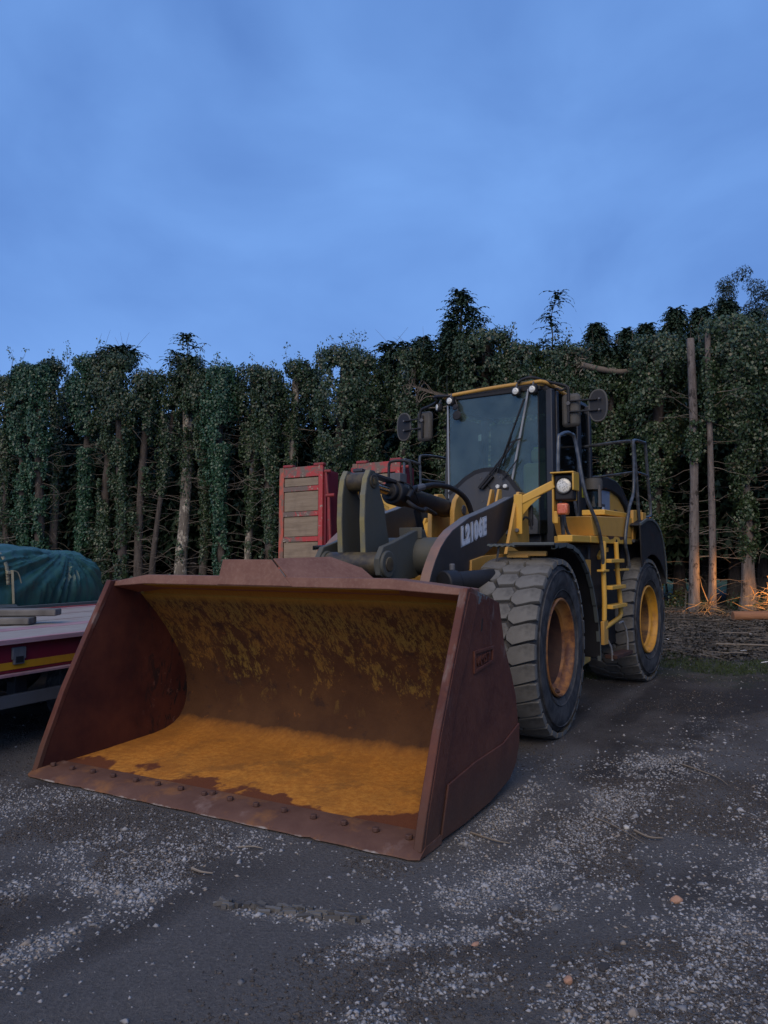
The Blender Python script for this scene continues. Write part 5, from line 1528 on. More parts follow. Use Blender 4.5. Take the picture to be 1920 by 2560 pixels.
tp = link('tarpaulin', me, 'tarp', smooth=80, loc=(*tp_c, .948), rot=(0, 0, -DT))
tag(tp, 'dark green tarpaulin roped over a long load on the grey trailer', 'tarpaulin')
# the strap lies over the load
def strap(u, lab, buckle):
    yy = -Ls / 2 + Ls * u
    pts = []
    for b in range(2, 33):
        an = math.pi * b / 64
        ca, sa = math.cos(an), math.sin(an)
        hh = Ht * (1 - .05 * math.sin(u * 7)); zs_ = abs(sa) ** .42; xs_ = abs(ca) ** .45
        pts.append((Wd / 2 * xs_ * (1 + .06 * (1 - zs_)) + .028 * ca + .012, yy + (.0 if b > 8 else -.0), hh * zs_ + .028 * sa))
    g = G()
    for p, q in zip(pts[:-1], pts[1:]):
        g.add([(p[0], p[1] - .027, p[2]), (p[0], p[1] + .027, p[2]), (q[0], q[1] + .027, q[2]), (q[0], q[1] - .027, q[2])], [(0, 1, 2, 3)])
    o = g.build('ratchet_strap', 'strap', None, loc=(*tp_c, .948), rot=(0, 0, -DT), smooth=60)
    so = o.modifiers.new('thick', 'SOLIDIFY'); so.thickness = .006
    if buckle == 1:
        G().bar((Wd / 2 + .085, yy + .035, .47), (Wd / 2 + .10, yy + .055, .04), .035, .03).build('strap_tail', 'strap', o, .004)
        G().tube(smooth_path([(Wd / 2 + .07, yy + .02, .46), (Wd / 2 + .08, yy + .12, .44), (Wd / 2 + .09, yy + .17, .30)], 5), .008, 6).build('strap_end', 'strap', o)
        G().box(Wd / 2 + .05, Wd / 2 + .09, yy - .035, yy + .035, .42, .46).build('buckle', 'strap', o, .006)
    else:
        for z_ in (.12, .26):
            G().box(Wd / 2 + .07, Wd / 2 + .085, yy - .05, yy + .05, z_, z_ + .015).build('buckle', 'steel', o)
        G().tube([(Wd / 2 + .08, yy - .05, .04), (Wd / 2 + .08, yy - .05, .34)], .008, 6).tube([(Wd / 2 + .08, yy + .05, .04), (Wd / 2 + .08, yy + .05, .34)], .008, 6).build('ratchet_frame', 'steel', o)
    tag(o, lab, 'strap', 'straps over the tarpaulin')
strap(.60, 'beige webbing strap with hanging tail over the green tarpaulin', 1)
strap(.34, 'strap with a steel ratchet at the left edge of the tarpaulin', 2)

# ------------------------------------------------------------------ hedge of topped, ivy-clad trees
def hedge_xy(px, push=0.0):
    """where the sight line of a photo column meets the hedge row; used once to lay the row out"""
    k = (px - 960) / 1900
    y = 25.4 / (1 + .269 * k) + push
    return k * y, y
def hgt(py, y): return 1.6 + (1390 - py) / 1900 * y

def trunk_geo(h, r0, r1, lean=(0, 0), wob=.06, seed=0, n_=10, bumps=.12, curve=0.0):
    g = random.Random(seed); m = max(8, int(h / .3))
    vs_ = []; fs = []; ph = g.uniform(0, 6)
    path = []
    for k in range(m + 1):
        t_ = k / m
        path.append((lean[0] * t_ + wob * math.sin(t_ * 5 + ph) + curve * math.exp(-((t_ - .04) / .05) ** 2) * -1,
                     lean[1] * t_ + wob * math.cos(t_ * 4 + ph), h * t_))
    for k, p in enumerate(path):
        t_ = k / m
        fl_ = 1 + .5 * math.exp(-t_ * h * 1.8)
        r_ = (r0 + (r1 - r0) * t_) * fl_
        for q in range(n_):
            a = 2 * math.pi * q / n_
            rr = r_ * (1 + bumps * float(vn(a * 2.2 + seed, t_ * h * 1.6, seed)) )
            vs_.append((p[0] + rr * math.cos(a), p[1] + rr * math.sin(a), p[2]))
    for k in range(m):
        for q in range(n_):
            q2 = (q + 1) % n_
            fs.append((k * n_ + q, k * n_ + q2, (k + 1) * n_ + q2, (k + 1) * n_ + q))
    fs.append(tuple(m * n_ + q for q in range(n_)))
    return vs_, fs, path

def at_path(path, t_):
    m = len(path) - 1; f = np.clip(t_, 0, .9999) * m; i_ = f.astype(int); fr_ = (f - i_)[:, None]
    P_ = np.array(path)
    return P_[i_] * (1 - fr_) + P_[i_ + 1] * fr_

def ivy(path, h, n_, prof, seed, smin=.045, smax=.12, clump=1.25):
    """leaves on an irregular sleeve round the trunk; prof: [(t, radius)]"""
    g = np.random.default_rng(seed)
    ts = np.array([p[0] for p in prof]); rs = np.array([p[1] for p in prof])
    t_ = g.random(n_ * 3) * (ts[-1] - ts[0]) + ts[0]
    r_ = np.interp(t_, ts, rs) * np.interp(t_, [0, .5, .72], [.66, .72, 1.0])
    keep = g.random(len(t_)) < (r_ / rs.max()) ** .8
    t_, r_ = t_[keep][:n_], r_[keep][:n_]
    a = g.uniform(0, 2 * math.pi, len(t_))
    a = np.where(np.sin(a) > .35, -a, a)                     # denser on the side that faces the yard
    lump = 1 + .32 * clump * vn(a * 1.6 + seed, t_ * h * 1.3, seed) + .2 * clump * vn(a * 3.5, t_ * h * 3.1, seed + 1)
    k_ = g.random(len(t_)) ** .35
    rr = r_ * lump * (.55 + .45 * k_)
    c_ = at_path(path, t_)
    N = np.stack([np.cos(a), np.sin(a), np.full(len(a), .25)], -1)
    P_ = c_ + N * rr[:, None] * np.array([1, 1, 0]) 
    P_[:, 2] = c_[:, 2] + g.normal(0, .05, len(a))
    holes = (vn(P_[:, 0] * 2.6 + seed, P_[:, 2] * 1.7, seed + 5) + .5 * vn(P_[:, 0] * 7 + seed, P_[:, 2] * 5, seed + 6)) > -.42
    return leaf_cards(P_[holes], g, smin, smax, N[holes], .55, .85, np.tile((0, 0, -1.), (holes.sum(), 1)))

def crown_blob(c_, rad, n_, seed, smin=.06, smax=.10, N0=(0, 0, .4), aspect=.8, droop=None):
    g = np.random.default_rng(seed)
    d_ = g.normal(0, 1, (n_, 3)); d_ /= np.linalg.norm(d_, axis=1)[:, None]
    rr = (.45 + .55 * g.random(n_) ** .5) * (1 + .3 * vn(d_[:, 0] * 2.5 + seed, d_[:, 2] * 2.5 + d_[:, 1], seed))
    P_ = np.array(c_) + d_ * rr[:, None] * np.array(rad)
    return leaf_cards(P_, g, smin, smax, d_ + np.array(N0), .5, aspect, np.tile((0, 0, -1.), (n_, 1)) if droop is None else np.tile(droop, (n_, 1)))

def sprays(c_, r_, h_, n_, seed, L=(.25, .6), w=.05, spread=1.0, conic=True):
    """drooping conifer sprays: long narrow curved blades, each with side fingers"""
    g = np.random.default_rng(seed); Vl = []; Fl = []; o_ = 0
    for _ in range(n_):
        t_ = g.random(); rr = r_ * ((1 - t_) ** .8 if conic else (1 - (2 * t_ - 1) ** 2) ** .5 + .1) * g.uniform(.25, 1)
        a = g.uniform(0, 6.283)
        p = np.array([c_[0] + rr * math.cos(a), c_[1] + rr * math.sin(a), c_[2] + h_ * t_])
        Ln = g.uniform(*L) * (.55 + .6 * (1 - t_)) * spread
        az = a + g.normal(0, .5); el = g.uniform(-.1, .9)
        pts = [p.copy()]; e = el
        for q in range(4):
            p = p + np.array([math.cos(az) * math.cos(e), math.sin(az) * math.cos(e), math.sin(e)]) * Ln / 4
            e -= g.uniform(.25, .55); pts.append(p.copy())
        sd = np.array([-math.sin(az), math.cos(az), 0])
        for q in range(1, 5):
            b = pts[q - 1]; c2 = pts[q]; ww = w * (1.4 - q * .22)
            for s in (-1, 1):
                tip = c2 + sd * s * ww * g.uniform(1.2, 2.4) + np.array([0, 0, -ww * g.uniform(.2, 1.6)])
                Vl += [b, c2, tip]; Fl.append((o_, o_ + 1, o_ + 2)); o_ += 3
            Vl += [b - sd * ww * .2, b + sd * ww * .2, c2 + (c2 - b) * .3]; Fl.append((o_, o_ + 1, o_ + 2)); o_ += 3
    return np.array(Vl), np.array(Fl)

def branches(path, h, n_, seed, t0=.1, t1=.9, L=(.5, 1.8), r_=.012, up=.0):
    g = random.Random(seed); G_ = G()
    for _ in range(n_):
        t_ = g.uniform(t0, t1); p = Vector(at_path(path, np.array([t_]))[0])
        a = g.uniform(0, 6.283) if g.random() < .3 else g.choice((0, math.pi)) + g.gauss(0, .45)
        a = -abs(a) if g.random() < .5 else a
        ln = g.uniform(*L); e = g.uniform(-.25, .45) + up; pts = [p]
        for q in range(5):
            p = p + Vector((math.cos(a) * math.cos(e), math.sin(a) * math.cos(e), math.sin(e))) * ln / 5
            a += g.gauss(0, .22); e += g.gauss(-.06, .22); pts.append(p)
        G_.tube(pts, r_ * g.uniform(.6, 1.5), 4, False, r_ * .3)
        if g.random() < .6:
            b = pts[3]; p = b; a2 = a + g.choice((-.8, .8)); pts2 = [b]
            for q in range(3):
                p = p + Vector((math.cos(a2), math.sin(a2) * .6, g.gauss(.1, .3))) * ln / 9; pts2.append(p)
            G_.tube(pts2, r_ * .6, 3, False, r_ * .2)
    return G_
def merge(parts):
    Vs_, Fs_, o_ = [], [], 0
    for a, b in parts:
        Vs_.append(a); Fs_.append(b + o_); o_ += len(a)
    return np.concatenate(Vs_), np.concatenate(Fs_)
def part(name, geo, mat, root, stuff=False, smooth=0):
    o = link(name, np_mesh(name, *geo), mat, root, smooth=smooth)
    if stuff: o['kind'] = 'stuff'
    return o

IVYG = 'topped ivy-clad trees in the hedge'
trees = [
 # px, top py, r0, r1, leaf count, ivy profile [(t, r)], bark, lean, label
 dict(px=-45, py=905, r=(.2, .15), n=9000, prof=[(.0, .35), (.5, .4), (.8, .6), (1.0, .5)], lab='ivy-covered tree cut off by the left edge of the photo'),
 dict(px=12, py=930, r=(.26, .2), n=7000, prof=[(.0, .3), (.45, .25), (.7, .42), (.9, .6), (1.0, .45)], lab='ivy-covered tree with a bare brown strip at the left edge'),
 dict(px=62, py=900, r=(.2, .15), n=9500, prof=[(.0, .42), (.3, .36), (.6, .38), (.85, .62), (1.0, .4)], lab='first fully leafy ivy column behind the tarpaulin'),
 dict(px=95, py=905, r=(.18, .13), n=8500, prof=[(.0, .38), (.4, .36), (.75, .5), (1.0, .35)], lab='ivy column standing close to the right of another, above the tarpaulin'),
 dict(px=132, py=890, r=(.17, .12), n=7200, prof=[(.0, .34), (.14, .16), (.45, .2), (.62, .34), (.85, .62), (1.0, .35)], bare=True, lab='slim ivy tree whose middle trunk shows bare brown'),
 dict(px=205, py=880, r=(.2, .14), n=9500, prof=[(.0, .3), (.4, .28), (.65, .42), (.85, .72), (1.0, .5)], lab='ivy tree with conifer tufts on top left of the sprouting crown'),
 dict(px=262, py=868, r=(.22, .15), n=11000, prof=[(.0, .5), (.3, .42), (.55, .45), (.8, .85), (1.0, .6)], tuft=1, lab='broad ivy tree with drooping conifer tufts and bare shoots on top'),
 dict(px=302, py=880, r=(.18, .13), n=8500, prof=[(.0, .45), (.35, .28), (.6, .35), (.85, .85), (1.0, .5)], lab='ivy tree with a spreading head left of the leaning trunk'),
 dict(px=350, py=922, r=(.16, .12), n=8200, prof=[(.25, .15), (.45, .26), (.7, .5), (.88, .8), (1.0, .55)], lab='ivy tree filling the hedge top just left of the leaning trunk'),
 dict(px=425, py=935, r=(.11, .07), n=4200, prof=[(.48, .18), (.6, .3), (.8, .45), (1.0, .4)], lean=(-0.9, 0), lab='leaning bare trunk just left of the thick pale trunk', bark='bark', base=380),
 dict(px=455, py=885, r=(.22, .15), n=3300, prof=[(.0, .12), (.2, .30), (.45, .26), (.66, .36), (.86, .52), (1.0, .5)], bark='bark_pale', leader=(460, 830), lab='thick trunk with flaking pale bark and a feathery conifer leader'),
 dict(px=507, py=918, r=(.15, .11), n=8600, prof=[(.1, .2), (.4, .25), (.7, .48), (.88, .75), (1.0, .5)], lab='ivy tree filling the gap right of the thick pale trunk'),
 dict(px=553, py=905, r=(.2, .16), n=10500, prof=[(.0, .42), (.3, .36), (.6, .48), (.85, .66), (1.0, .5)], lab='dense ivy column between the thick pale trunk and the curved stem'),
 dict(px=622, py=905, r=(.13, .1), n=7600, prof=[(.2, .16), (.4, .26), (.7, .45), (.9, .7), (1.0, .5)], curve=.9, lab='ivy tree on a thin stem that curves at its foot', bark='bark_pale'),
 dict(px=668, py=915, r=(.18, .13), n=8000, prof=[(.0, .38), (.4, .34), (.7, .5), (1.0, .5)], lab='dark ivy tree left of the raised ramp'),
 dict(px=728, py=893, r=(.15, .14), n=6200, prof=[(.0, .4), (.35, .28), (.6, .24), (.8, .32), (.9, .62), (1.0, .45)], bark='bark_pale', side=-.35, lab='tree with a long bare pale trunk and an ivy cap above the left ramp'),
 dict(px=845, py=862, r=(.24, .18), n=15000, prof=[(.0, .55), (.35, .62), (.6, .85), (.85, 1.05), (1.0, .8)], lab='bulky rounded ivy tree between the two raised ramps', shoots=7),
 dict(px=915, py=880, r=(.2, .15), n=9500, prof=[(.0, .5), (.4, .5), (.8, .72), (1.0, .6)], lab='ivy tree right of the bulky rounded one, with leafy shoots', shoots=3),
 dict(px=1010, py=862, r=(.22, .16), n=11000, prof=[(.0, .5), (.4, .5), (.7, .62), (.9, .75), (1.0, .55)], tuft=1, lab='narrow ivy tree with a dark conifer tuft behind the left mirror'),
 dict(px=1110, py=880, r=(.22, .16), n=5000, prof=[(.0, .5), (.4, .4), (.7, .3), (1.0, .4)], dead=1, lab='tree with bare curving dead branches left of the cab'),
 dict(px=1165, py=830, r=(.2, .12), n=3500, prof=[(.3, .4), (.8, .5), (1.0, .4)], spire=(1158, 718, 1.35), lab='pointed green conifer spire rising above the hedge'),
 dict(px=1225, py=822, r=(.26, .2), n=14500, prof=[(.0, .5), (.4, .6), (.7, .9), (.9, 1.05), (1.0, .8)], lab='dark domed ivy tree directly above the cab roof', shoots=6),
 dict(px=1300, py=850, r=(.2, .14), n=9500, prof=[(.0, .4), (.6, .6), (.85, .8), (1.0, .6)], lab='lower ivy tree left of the whippy leader', shoots=5),
 dict(px=1375, py=865, r=(.2, .14), n=9500, prof=[(.0, .5), (.5, .6), (.8, .8), (1.0, .6)], whip=(1405, 722), lab='ivy tree with one tall whippy leader bending to the right'),
 dict(px=1450, py=855, r=(.22, .16), n=11500, prof=[(.0, .5), (.5, .6), (.8, .85), (1.0, .65)], lab='brownish ivy tree behind the cab mirrors'),
 dict(px=1520, py=875, r=(.22, .17), n=6500, prof=[(.0, .4), (.5, .45), (.8, .5), (1.0, .35)], tuft=1, snag=1, lab='ivy tree carrying a thick broken grey limb'),
 dict(px=1640, py=830, r=(.24, .19), n=16500, prof=[(.0, .2), (.2, .38), (.45, .55), (.7, .85), (.9, 1.0), (1.0, .7)], lab='tall ivy column right of the machine handrails'),
 dict(px=1735, py=826, r=(.13, .11), n=900, prof=[(.55, .24), (.62, .30), (.7, .22)], bark='bark_pink', dx=-.12, lab='bare topped trunk, the thicker of a close pair', few=1, lean=(.04, 0)),
 dict(px=1775, py=812, r=(.10, .075), n=700, prof=[(.68, .2), (.8, .24), (.9, .2)], bark='bark_pink', dx=.06, lab='bare topped trunk, the thinner of a close pair', few=1, lean=(.10, 0)),
 dict(px=1868, py=792, r=(.19, .15), n=17500, prof=[(.12, .05), (.2, .34), (.3, .34), (.42, .40), (.6, .85), (.8, 1.15), (.93, 1.25), (1.0, .9)], bark='bark_pink', lean=(-.25, 0), lab='large ivy-headed tree with reddish bare bark low down, behind the lit brush'),
 dict(px=1965, py=800, r=(.24, .2), n=11000, prof=[(.1, .3), (.4, .45), (.7, .9), (1.0, .8)], lab='ivy tree cut off by the right edge of the photo'),
]
for i_, d_ in enumerate(trees):
    sd_ = 100 + i_ * 7
    g0 = random.Random(sd_)
    x_, y_ = hedge_xy(d_.get('base', d_['px']), g0.uniform(-.35, .35) if not d_.get('few') else -1.3)
    h_ = hgt(d_['py'] + 12, y_)
    lean = d_.get('lean', (g0.uniform(-.15, .15), 0))
    if 'base' in d_: lean = (hedge_xy(d_['px'])[0] - x_, 0)
    kr = .75 if d_['r'][0] >= .2 and d_.get('bark', 'bark') == 'bark' else 1
    vs_, fs, path = trunk_geo(h_, d_['r'][0] * kr, d_['r'][1] * kr, lean, .04 if d_.get('few') else .07, sd_, 12, .14, d_.get('curve', 0) * .9)
    root = thing('ivy_tree' if not d_.get('few') else 'topped_tree', d_['lab'], 'tree', (x_, y_, -.03), 0, IVYG if not d_.get('few') else 'bare topped trunks')
    G().add(vs_, fs).build('trunk', d_.get('bark', 'bark'), root, smooth=60)
    lv = [ivy(path, h_, int(d_['n'] * 1.15), d_['prof'], sd_)]
    if d_.get('side'):
        lv[0][0][:, 0] += d_['side'] * 0
    if not d_.get('few'):
        top = path[-1]; rt = d_['prof'][-1][1]
        lv.append(crown_blob((top[0], top[1], h_ - .1), (rt * 1.15, rt, .35), 900, sd_ + 2))
        for q in range(3):
            aa = g0.uniform(0, 6.28)
            lv.append(crown_blob((top[0] + rt * .9 * math.cos(aa), top[1] - abs(rt * .6 * math.sin(aa)), h_ - g0.uniform(.1, 1.6)), (.38, .38, .34), 420, sd_ + 3 + q))
        # hanging curtains lower down
        for q in range(2):
            tq = g0.uniform(.15, .8); pq = at_path(path, np.array([tq]))[0]; rq = np.interp(tq, [p[0] for p in d_['prof']], [p[1] for p in d_['prof']])
            if tq < d_['prof'][0][0] + .1 or d_.get('bark') == 'bark_pale': continue
            lv.append(crown_blob((pq[0] + g0.choice((-1, 1)) * rq * .8, pq[1] - .15, pq[2]), (.24, .24, .5), 260, sd_ + 9 + q))
    if 'shoots' in d_ or g0.random() < .35:
        G_ = G()
        for q in range(d_.get('shoots', 3)):
            bx_ = path[-1][0] + g0.uniform(-.8, .8); hz_ = g0.uniform(.25, .75)
            pts = [(bx_, path[-1][1], h_ - .1), (bx_ + g0.uniform(-.08, .08), path[-1][1], h_ + hz_ * .5), (bx_ + g0.uniform(-.2, .2), path[-1][1], h_ + hz_)]
            G_.tube(smooth_path(pts, 3), .008, 3, False, .003)
            P_ = np.array([pts[1], pts[2]]).repeat(9, 0) + rng.normal(0, .07, (18, 3))
            lv.append(leaf_cards(P_, rng, .06, .11, np.tile((0, -1., 0), (18, 1)), .8, .55, np.tile((0, 0, -1.), (18, 1))))
        G_.build('shoot', 'twig', root, smooth=0)['kind'] = 'stuff'
    V_, F_ = merge(lv)
    # lower leaves are darker and glossier where the ivy is younger
    part('ivy', (V_, F_), 'ivy_low' if (i_ in (2, 3, 5, 12) ) else 'ivy', root, True)
    br = branches(path, h_, 44 if not d_.get('few') else 24, sd_ + 5, .08, .8, (.4, 1.7), .010)
    if d_.get('dead'):
        for q in range(12):
            a0 = Vector((path[-1][0] + .3, path[-1][1] - .5, h_ * .83)); dz = q * .09
            br.tube(smooth_path([a0, a0 + Vector((-.5 - .1 * q, 0, .05 + dz * .4)), a0 + Vector((-1.0 - .05 * q, -.1, .5 * math.sin(q) + dz * .6)), a0 + Vector((-1.3, 0, -.3 + dz * 1.3))], 3), .022, 4, False, .005)
        br.tube(smooth_path([(path[-1][0] + .9, path[-1][1] - .4, h_ * .95), (path[-1][0] + .75, path[-1][1] - .5, h_ * .87), (path[-1][0] + .1, path[-1][1] - .5, h_ * .80), (path[-1][0] - .6, path[-1][1] - .5, h_ * .79)], 4), .045, 6, False, .02)
    o = br.build('dead_branch', 'twig', root, smooth=0); o['kind'] = 'stuff'
    if d_.get('snag'):
        G().tube(smooth_path([(-.9, -.5, h_ - .35), (-.2, -.5, h_ - .5), (.5, -.5, h_ - .55), (1.1, -.4, h_ - .25)], 5), .11, 9, True, .07).build('broken_limb', 'twig', root, smooth=60)
        part('splinter', merge([leaf_cards(np.array([(-.9, -.5, h_ - .3)]).repeat(60, 0) + rng.normal(0, .18, (60, 3)), rng, .1, .3, np.tile((0, -1., 0.2), (60, 1)), .6, .15)]), 'twig', root, True)
    if d_.get('leader'):
        lx_, ly_ = d_['leader']; hz_ = hgt(ly_, y_)
        pth = [(path[-1][0], path[-1][1], h_ - .3), (path[-1][0] + .02, path[-1][1], (h_ + hz_) / 2), (path[-1][0] - .03, path[-1][1], hz_)]
        G().tube(smooth_path(pth, 4), .03, 6, False, .008).build('leader', 'bark', root)
        sp = [sprays((pth[1][0], pth[1][1], h_ - .1), .55, hz_ - h_ + .1, 26, sd_ + 4, (.5, 1.0), .035, 1.0),
              sprays((pth[1][0] - .1, pth[1][1], hz_ - .28), .12, .3, 34, sd_ + 6, (.35, .6), .035, 1.0, False),
              sprays((pth[1][0], pth[1][1], h_ - .3), .5, .5, 60, sd_ + 7, (.6, 1.1), .04, 1.0, False)]
        part('conifer_spray', merge(sp), 'conifer', root, True)
    if d_.get('tuft'):
        tp0 = path[-1]
        sp = [sprays((tp0[0] + g0.uniform(-.5, .5), tp0[1], h_ - .15), .35, .45, 90, sd_ + 4 + q, (.5, 1.0), .045, .9, False) for q in range(2)]
        part('conifer_spray', merge(sp), 'conifer', root, True)
        G_ = G()
        for q in range(7):
            a0 = Vector((tp0[0] + g0.uniform(-.8, .8), tp0[1], h_)); dx = g0.uniform(-.7, .7)
            G_.tube(smooth_path([a0, a0 + Vector((dx * .4, 0, .4)), a0 + Vector((dx, 0, g0.uniform(.5, 1.0)))], 3), .009, 3, False, .003)
        G_.build('bare_shoot', 'twig', root, smooth=0)['kind'] = 'stuff'
    if d_.get('spire'):
        lx_, ly_, rr_ = d_['spire']; hz_ = hgt(ly_, y_)
        dx = (lx_ - d_['px']) / 1900 * y_
        G().tube([(path[-1][0], path[-1][1], h_ - .5), (dx, 0, hz_ - .1)], .07, 6, False, .015).build('leader', 'bark', root)
        sp = [sprays((dx, 0, h_ - 1.5), rr_, hz_ - h_ + 1.5, 620, sd_ + 4, (.4, .95), .045, 1.0)]
        part('conifer_spray', merge(sp), 'conifer', root, True)
    if d_.get('whip'):
        lx_, ly_ = d_['whip']; hz_ = hgt(ly_, y_); dx = (lx_ - d_['px']) / 1900 * y_
        pth = smooth_path([(path[-1][0] - .1, path[-1][1], h_ - .2), (path[-1][0] - .05, 0, h_ + .6), (dx * .3, 0, h_ + 1.2), (dx, 0, hz_)], 4)
        G().tube(pth, .03, 5, False, .006).build('leader', 'bark', root)
        sp = []
        for q in range(5, len(pth)):
            p = pth[q]; sp.append(sprays((p.x, p.y, p.z - .1), .06, .15, 8, sd_ + q, (.35, .7), .028, 1.1, False))
        sp.append(sprays((path[-1][0] - .2, 0, h_), .4, .5, 60, sd_ + 60, (.3, .6), .04, 1, False))
        part('conifer_spray', merge(sp), 'conifer', root, True)

# second row: dark unclipped conifers close behind
back = [(-60, 960), (60, 950), (170, 945), (270, 930), (365, 950), (480, 940), (590, 940), (690, 950), (775, 915), (880, 900), (975, 880), (1060, 835), (1130, 800), (1215, 840), (1330, 860), (1420, 880), (1500, 800), (1575, 815), (1625, 800), (1700, 762), (1765, 758), (1830, 740), (1900, 770), (1990, 760)]
spots = ['beyond the left edge', 'farthest left', 'above the tarpaulin', 'under the drooping conifer tufts', 'left of the leaning trunk', 'right of the pale trunk', 'behind the dense ivy column', 'left of the bare trunk by the ramps', 'between the ramps', 'right of the bulky ivy tree', 'behind the left mirror', 'left of the spire',
         'right of the spire', 'above the cab roof', 'left of the whippy leader', 'right of the whippy leader', 'behind the broken limb', 'right of the broken limb', 'left of the paired bare trunks', 'just above the thicker bare trunk', 'just above the thinner bare trunk', 'tallest, below the far open crown', 'near the right edge', 'at the very right edge']
for i_, (px, py) in enumerate(back):
    g0 = random.Random(500 + i_)
    x_, y_ = hedge_xy(px, 3.2 + g0.uniform(-.6, .6)); h_ = hgt(py, y_)
    which = 'dark conifer behind the hedge' if px < 1480 else 'feathery conifer top over the hedge'
    which = '%s, %s' % (which, spots[i_])
    root = thing('conifer_tree', which, 'tree', (x_, y_, -.05), 0, 'dark conifers behind the hedge' if px < 1480 else 'conifer tops above the right of the hedge')
    vs_, fs, path = trunk_geo(h_ * .93, .2, .06, (g0.uniform(-.2, .2), 0), .05, 500 + i_, 7)
    G().add(vs_, fs).build('trunk', 'bark', root, smooth=60)
    sp = [sprays((0, 0, 1.9), 1.35, h_ * .5, 900, 700 + i_, (.7, 1.4), .13, 1.0, False),
          sprays((0, 0, h_ * .42), 1.5, h_ * .58, 2300, 800 + i_, (.35, .9), .05, 1.0)]
    part('crown', merge(sp), 'conifer', root, True)
    o = branches(path, h_, 16, 900 + i_, .05, .3, (.8, 2.0), .012).build('dead_branch', 'twig', root, smooth=0); o['kind'] = 'stuff'
# the wood behind that reads as one dark mass
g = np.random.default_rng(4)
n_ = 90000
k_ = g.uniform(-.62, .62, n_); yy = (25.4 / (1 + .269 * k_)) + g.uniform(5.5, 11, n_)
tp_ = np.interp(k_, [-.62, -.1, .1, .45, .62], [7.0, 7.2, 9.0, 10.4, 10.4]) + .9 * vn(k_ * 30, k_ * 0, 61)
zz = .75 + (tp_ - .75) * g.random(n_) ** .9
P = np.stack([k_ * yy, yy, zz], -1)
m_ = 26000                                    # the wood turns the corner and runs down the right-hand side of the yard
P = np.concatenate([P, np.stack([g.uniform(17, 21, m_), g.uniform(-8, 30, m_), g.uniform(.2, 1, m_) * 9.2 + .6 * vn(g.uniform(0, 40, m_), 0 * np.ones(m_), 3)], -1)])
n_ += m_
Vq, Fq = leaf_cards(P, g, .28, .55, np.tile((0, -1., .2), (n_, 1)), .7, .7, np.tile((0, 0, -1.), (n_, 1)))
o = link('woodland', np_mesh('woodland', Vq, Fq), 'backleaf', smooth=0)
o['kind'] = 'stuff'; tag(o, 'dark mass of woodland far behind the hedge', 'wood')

# tall open-crowned tree far off on the right
x_, y_ = .475 * 40, 40
root = thing('tall_tree', 'tall open-crowned tree rising far behind the right end of the hedge', 'tree', (x_, y_, 0))
vs_, fs, path = trunk_geo(13, .35, .12, (.3, 0), .2, 77, 8)
G().add(vs_, fs).build('trunk', 'bark', root, smooth=60)
G_ = G(); lv = []
g0 = random.Random(8)
for k in range(60):
    a0 = at_path(path, np.array([g0.uniform(.6, 1.0)]))[0]
    px_ = g0.uniform(-2.3, 3.2); top = 16.6 - .42 * (px_ - .4) ** 2
    pz_ = g0.uniform(12.0, top)
    tip = Vector((px_, g0.uniform(-1.3, 1.3), pz_))
    mid = (Vector(a0) + tip) / 2 + Vector((0, 0, .5))
    if k < 22: G_.tube(smooth_path([Vector(a0), mid, tip], 4), .07, 4, False, .015)
    lv.append(crown_blob(tuple(tip), (.52, .52, .42), 330, 300 + k, .09, .18, (0, 0, .6), .35))
G_.build('limb', 'bark', root, smooth=60)
part('crown', merge(lv), 'farleaf', root, True)

# field grass glimpsed beyond the trunks is part of the ground; low bramble tangle at the foot of the hedge
lv = []; g0 = random.Random(15)
for k in range(46):
    px = g0.choice([g0.uniform(-20, 700), g0.uniform(1640, 1900), g0.uniform(0, 1300)])
    x_, y_ = hedge_xy(px, g0.uniform(-.8, 2.5))
    if 1740 < px < 1860: continue
    lv.append(crown_blob((x_, y_, .15), (.7, .5, g0.uniform(.2, .5)), 200, 1300 + k, .05, .1))
V_, F_ = merge(lv)
o = link('bramble', np_mesh('bramble', V_, F_), 'ivy', smooth=0)
o['kind'] = 'stuff'; tag(o, 'low ivy and bramble growing along the foot of the hedge', 'undergrowth')

# lit brush pile and log at the right edge
def brush_pile(cx, cy, rx, hh, n_, seed, name, label, mat):
    g0 = random.Random(seed); G_ = G()
    for _ in range(n_):
        a = g0.uniform(0, 6.283); r_ = min(1.1, abs(g0.gauss(0, .45))) * rx
        p = Vector((cx + r_ * math.cos(a), cy + r_ * .6 * math.sin(a), g0.uniform(.05, hh)))
        d_ = Vector((g0.gauss(0, 1), g0.gauss(0, .5), g0.gauss(.15, .45))).normalized(); ln = g0.uniform(.2, .75)
        pts = [p]
        for q in range(3):
            d_ = (d_ + Vector((g0.gauss(0, .2), g0.gauss(0, .2), g0.gauss(-.05, .2)))).normalized(); p = p + d_ * ln / 3
            p.z = max(p.z, .02); pts.append(p)
        G_.tube(pts, g0.uniform(.006, .02), 4, False, .005)
    o = G_.build(name, mat, None, smooth=0); o['kind'] = 'stuff'
    return tag(o, label, 'brushwood')
brush_pile(10.75, 20.2, .95, .62, 620, 3, 'brush_pile', 'heap of pale brushwood glowing in orange lamp light at the right edge', 'brush')
brush_pile(8.9, 21.0, .25, .35, 34, 5, 'brush_sprigs', 'thin orange-lit sprigs at the foot of the paired bare trunks', 'brush')
o = G().tube([(8.55, 18.75, .13), (9.3, 18.7, .135), (11.2, 18.6, .14)], .12, 12, True, .13).build('log', 'logwood', None, .01)
tag(o, 'reddish log lying in front of the glowing brush heap', 'log')
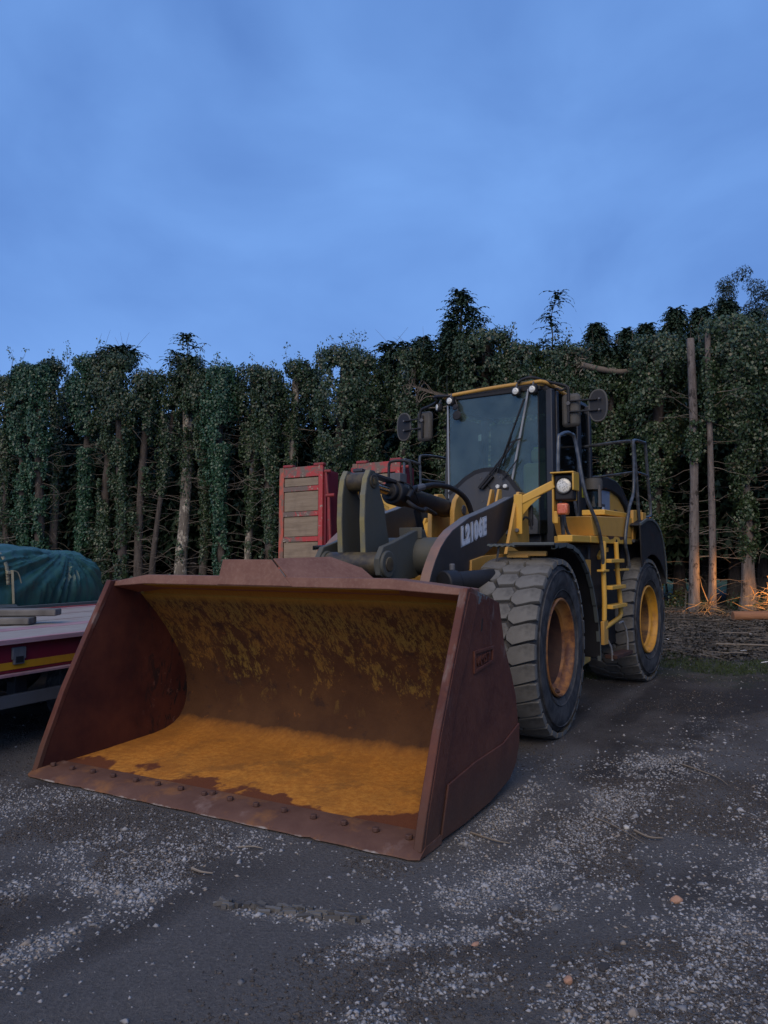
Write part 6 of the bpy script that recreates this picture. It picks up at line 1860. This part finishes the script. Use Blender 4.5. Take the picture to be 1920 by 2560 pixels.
for pts, r_, lab in (([(4.9, 17.2, .05), (6.3, 17.6, .16), (7.7, 17.2, .12), (8.3, 16.6, .04)], .02, 'long pale branch arching over the litter behind the rear wheel'),
                     ([(7.45, 19.0, .0), (7.5, 19.0, .35), (7.52, 19.0, .75)], .018, 'upright pale stake between the paired trunks and the log'),
                     ([(5.9, 13.6, .04), (6.6, 13.0, .08), (7.3, 12.2, .05)], .016, 'straight pale stick on the litter nearer the yard')):
    o = G().tube(smooth_path(pts, 5), r_, 6, True, r_ * .5).build('fallen_branch', 'twig'); tag(o, lab, 'branch')
for k, (x_, y_, lab) in enumerate([(7.4, 15.4, 'white scrap lying near the log'), (5.35, 14.4, 'white bark flake on the litter, left of the others'), (6.05, 12.9, 'pale bark flake nearest the rear wheel'), (5.6, 11.3, 'pale flake on the grass fringe')]):
    o = G().box(-.05, .05, -.03, .03, 0, .012).build('bark_flake', 'white', None, .005, loc=(x_, y_, float(zg(x_, y_)) + .03), rot=(.3, .2, k)); tag(o, lab, 'bark flake', 'pale flakes on the litter')

# the lamp that lights the brush heap: a small site floodlight just past the frame
fl_ = thing('floodlight', 'small sodium floodlight on a short stand beside the brush heap', 'floodlight', (11.55, 19.3, 0), 0)
G().bar((0, 0, 0), (0, 0, .9), .05, .05, (0, 1, 0)).build('stand', 'black', fl_)
G().box(-.25, .25, -.25, .25, 0, .04).build('foot', 'black', fl_, .01)
G().box(-.06, .06, -.14, .14, .85, 1.08).build('housing', 'black', fl_, .02)
t = NT('lit_sodium_lens')
t.set(t.b, 'Emission Color', (1.0, .45, .12)); t.b.inputs['Emission Strength'].default_value = 8
G().box(-.066, -.061, -.12, .12, .87, 1.06).build('lit_lens', t.done((.8, .5, .3), .3), fl_)
li = bpy.data.lights.new('sodium_light', 'SPOT')
li.energy = 1100; li.color = (1.0, .42, .10); li.spot_size = R(75); li.spot_blend = .8; li.shadow_soft_size = .12
lo = bpy.data.objects.new('sodium_light', li); COL.objects.link(lo)
lo.parent = fl_; lo.location = (-.12, 0, .97)
lo.rotation_euler = Vector((1, -1.05, .5)).to_track_quat('Z', 'Y').to_euler()
